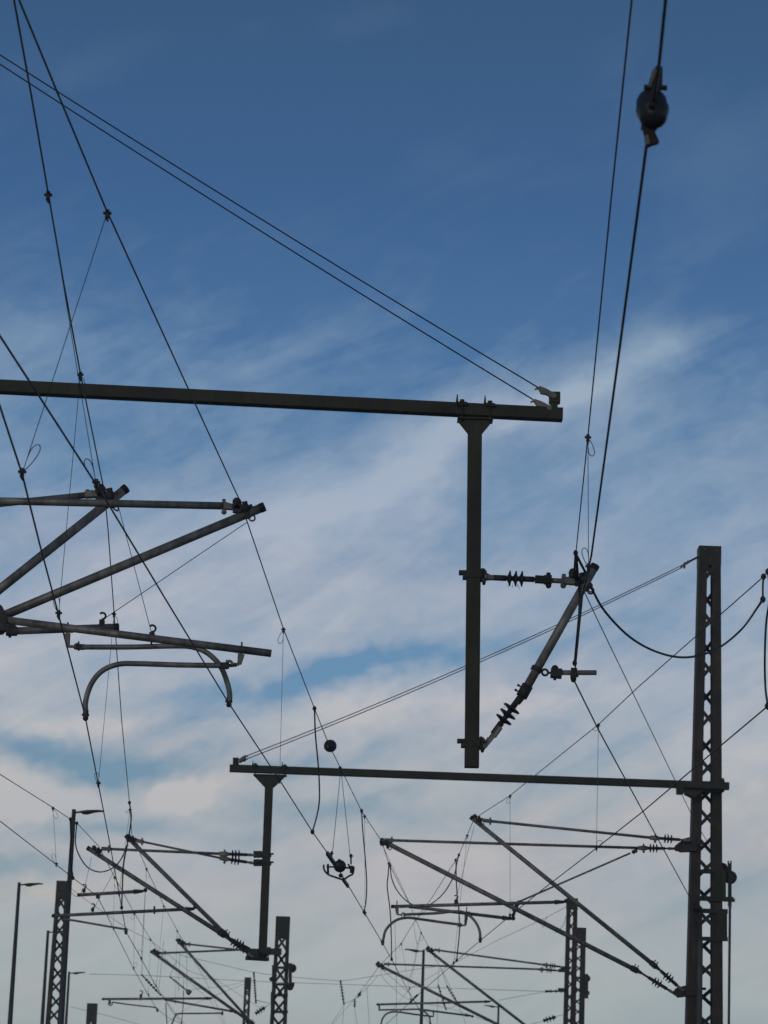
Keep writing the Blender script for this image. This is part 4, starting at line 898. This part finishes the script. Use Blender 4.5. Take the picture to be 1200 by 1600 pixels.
for x, yb, lab in ((518, 1348, 'left of two thin hangers carrying the sectional insulator'), (548.5, 1352, 'right of two thin hangers carrying the sectional insulator')):
    a = on('mA', 532, 1202); b = P(x, yb, Ysi)
    t = thing('hanger_wire', lab, 'wire', b, 'hangers of the sectional insulator')
    MB().tube([a, b], .004, 6).build('cable', THIN, t); mb = MB(); mb.tube([P(x, yb - 2, Ysi), P(x - (532 - x) * -.02, yb - 18, Ysi)], .012, 6); clampmb(mb, P(x, yb - 14, Ysi), .024); mb.build('clamp', CAST, t)

# ------------------------------------------------------------------ street lamps: one, then copies
HL = 8.0
def make_lamp():
    t = thing('street_lamp', 'x', 'street lamp', (0, 0, 0), 'street lamps beyond the tracks')
    MB().tube([(0, 0, 0), (0, 0, 1.2), (0, 0, HL + .04)], [.085, .08, .038], 14).build('pole', LAMPM, t)
    MB().tube([(0, 0, HL - .02), (.16, 0, HL + .0)], .018, 8).build('arm', LAMPM, t)
    h = MB(); secs = [(.12, .05, .03, 0), (.17, .10, .07, -.01), (.25, .13, .085, -.005), (.34, .12, .06, .012), (.46, .11, .04, .028), (.56, .08, .028, .026)]
    base = 0; n_ = 10
    for x, w_, hh, dz in secs:
        for k in range(n_):
            g_ = 2 * math.pi * k / n_; h.v.append(V((x, math.cos(g_) * w_, HL + dz + math.sin(g_) * hh / 2)))
    for i in range(len(secs) - 1):
        for k in range(n_): h.face((i * n_ + k, i * n_ + (k + 1) % n_, (i + 1) * n_ + (k + 1) % n_, (i + 1) * n_ + k), True)
    h.face(tuple(reversed(range(n_)))); h.face(tuple((len(secs) - 1) * n_ + k for k in range(n_)))
    h.build('lamp_head', LAMPM, t)
    return t
lamp = make_lamp()
for i, (px, py, rz, lab) in enumerate([(115.5, 1268, 0, 'largest street lamp, standing in front of the left lattice mast'), (30, 1381.5, 0, 'street lamp farthest left with its head against the bright cloud'),
                                   (75, 1456, 0, 'partly hidden street lamp directly left of the left lattice mast'), (108, 1520, 0, 'low street lamp right behind the left lattice mast'),
                                   (662, 1486, 180, 'street lamp standing alone in the middle with head pointing left'), (779, 1573, 180, 'lowest street lamp, its head just above the bottom edge')]):
    if i == 0: o = lamp
    else:
        o = lamp.copy(); COL.objects.link(o)
        for ch in list(lamp.children):
            c = ch.copy(); COL.objects.link(c); c.parent = o
    p = Pz(px, py, HL); o.location = (p.x, p.y, 0); o.rotation_euler = (0, 0, math.radians(rz)); o['label'] = lab
for k in ('mA', 'mC', 'cA', 'cB', 'mD', 'cD', 'cR', 'mR', 'mE', 'cE'):
    print(k, ['%.1f,%.2f' % (p.y, p.z) for p in WIRES[k]])

# ------------------------------------------------------------------ evening haze
hz = bpy.data.materials.new('evening_haze'); hz.use_nodes = True; t_ = hz.node_tree; t_.nodes.clear()
pv = t_.nodes.new('ShaderNodeVolumePrincipled'); pv.inputs['Color'].default_value = (.9, .92, .95, 1); pv.inputs['Density'].default_value = .0012
ho = t_.nodes.new('ShaderNodeOutputMaterial'); t_.links.new(pv.outputs[0], ho.inputs['Volume'])
mb = MB(); X0, X1, Y0, Y1_, Z0, Z1 = -1501, 1501, -1501, 1501, -1, 15
mb.v = [V((x, y, z)) for z in (Z0, Z1) for x, y in ((X0, Y0), (X1, Y0), (X1, Y1_), (X0, Y1_))]
for f in ((3, 2, 1, 0), (4, 5, 6, 7), (0, 1, 5, 4), (1, 2, 6, 5), (2, 3, 7, 6), (3, 0, 4, 7)): mb.face(f)
tag(mb.build('haze', hz, origin=(0, 0, 0)), 'thin even evening haze over the whole yard', None, kind='stuff')
print('highest', max((o.matrix_world @ V(c)).z for o in COL.objects if o.type == 'MESH' and o.name != 'haze' for c in o.bound_box))
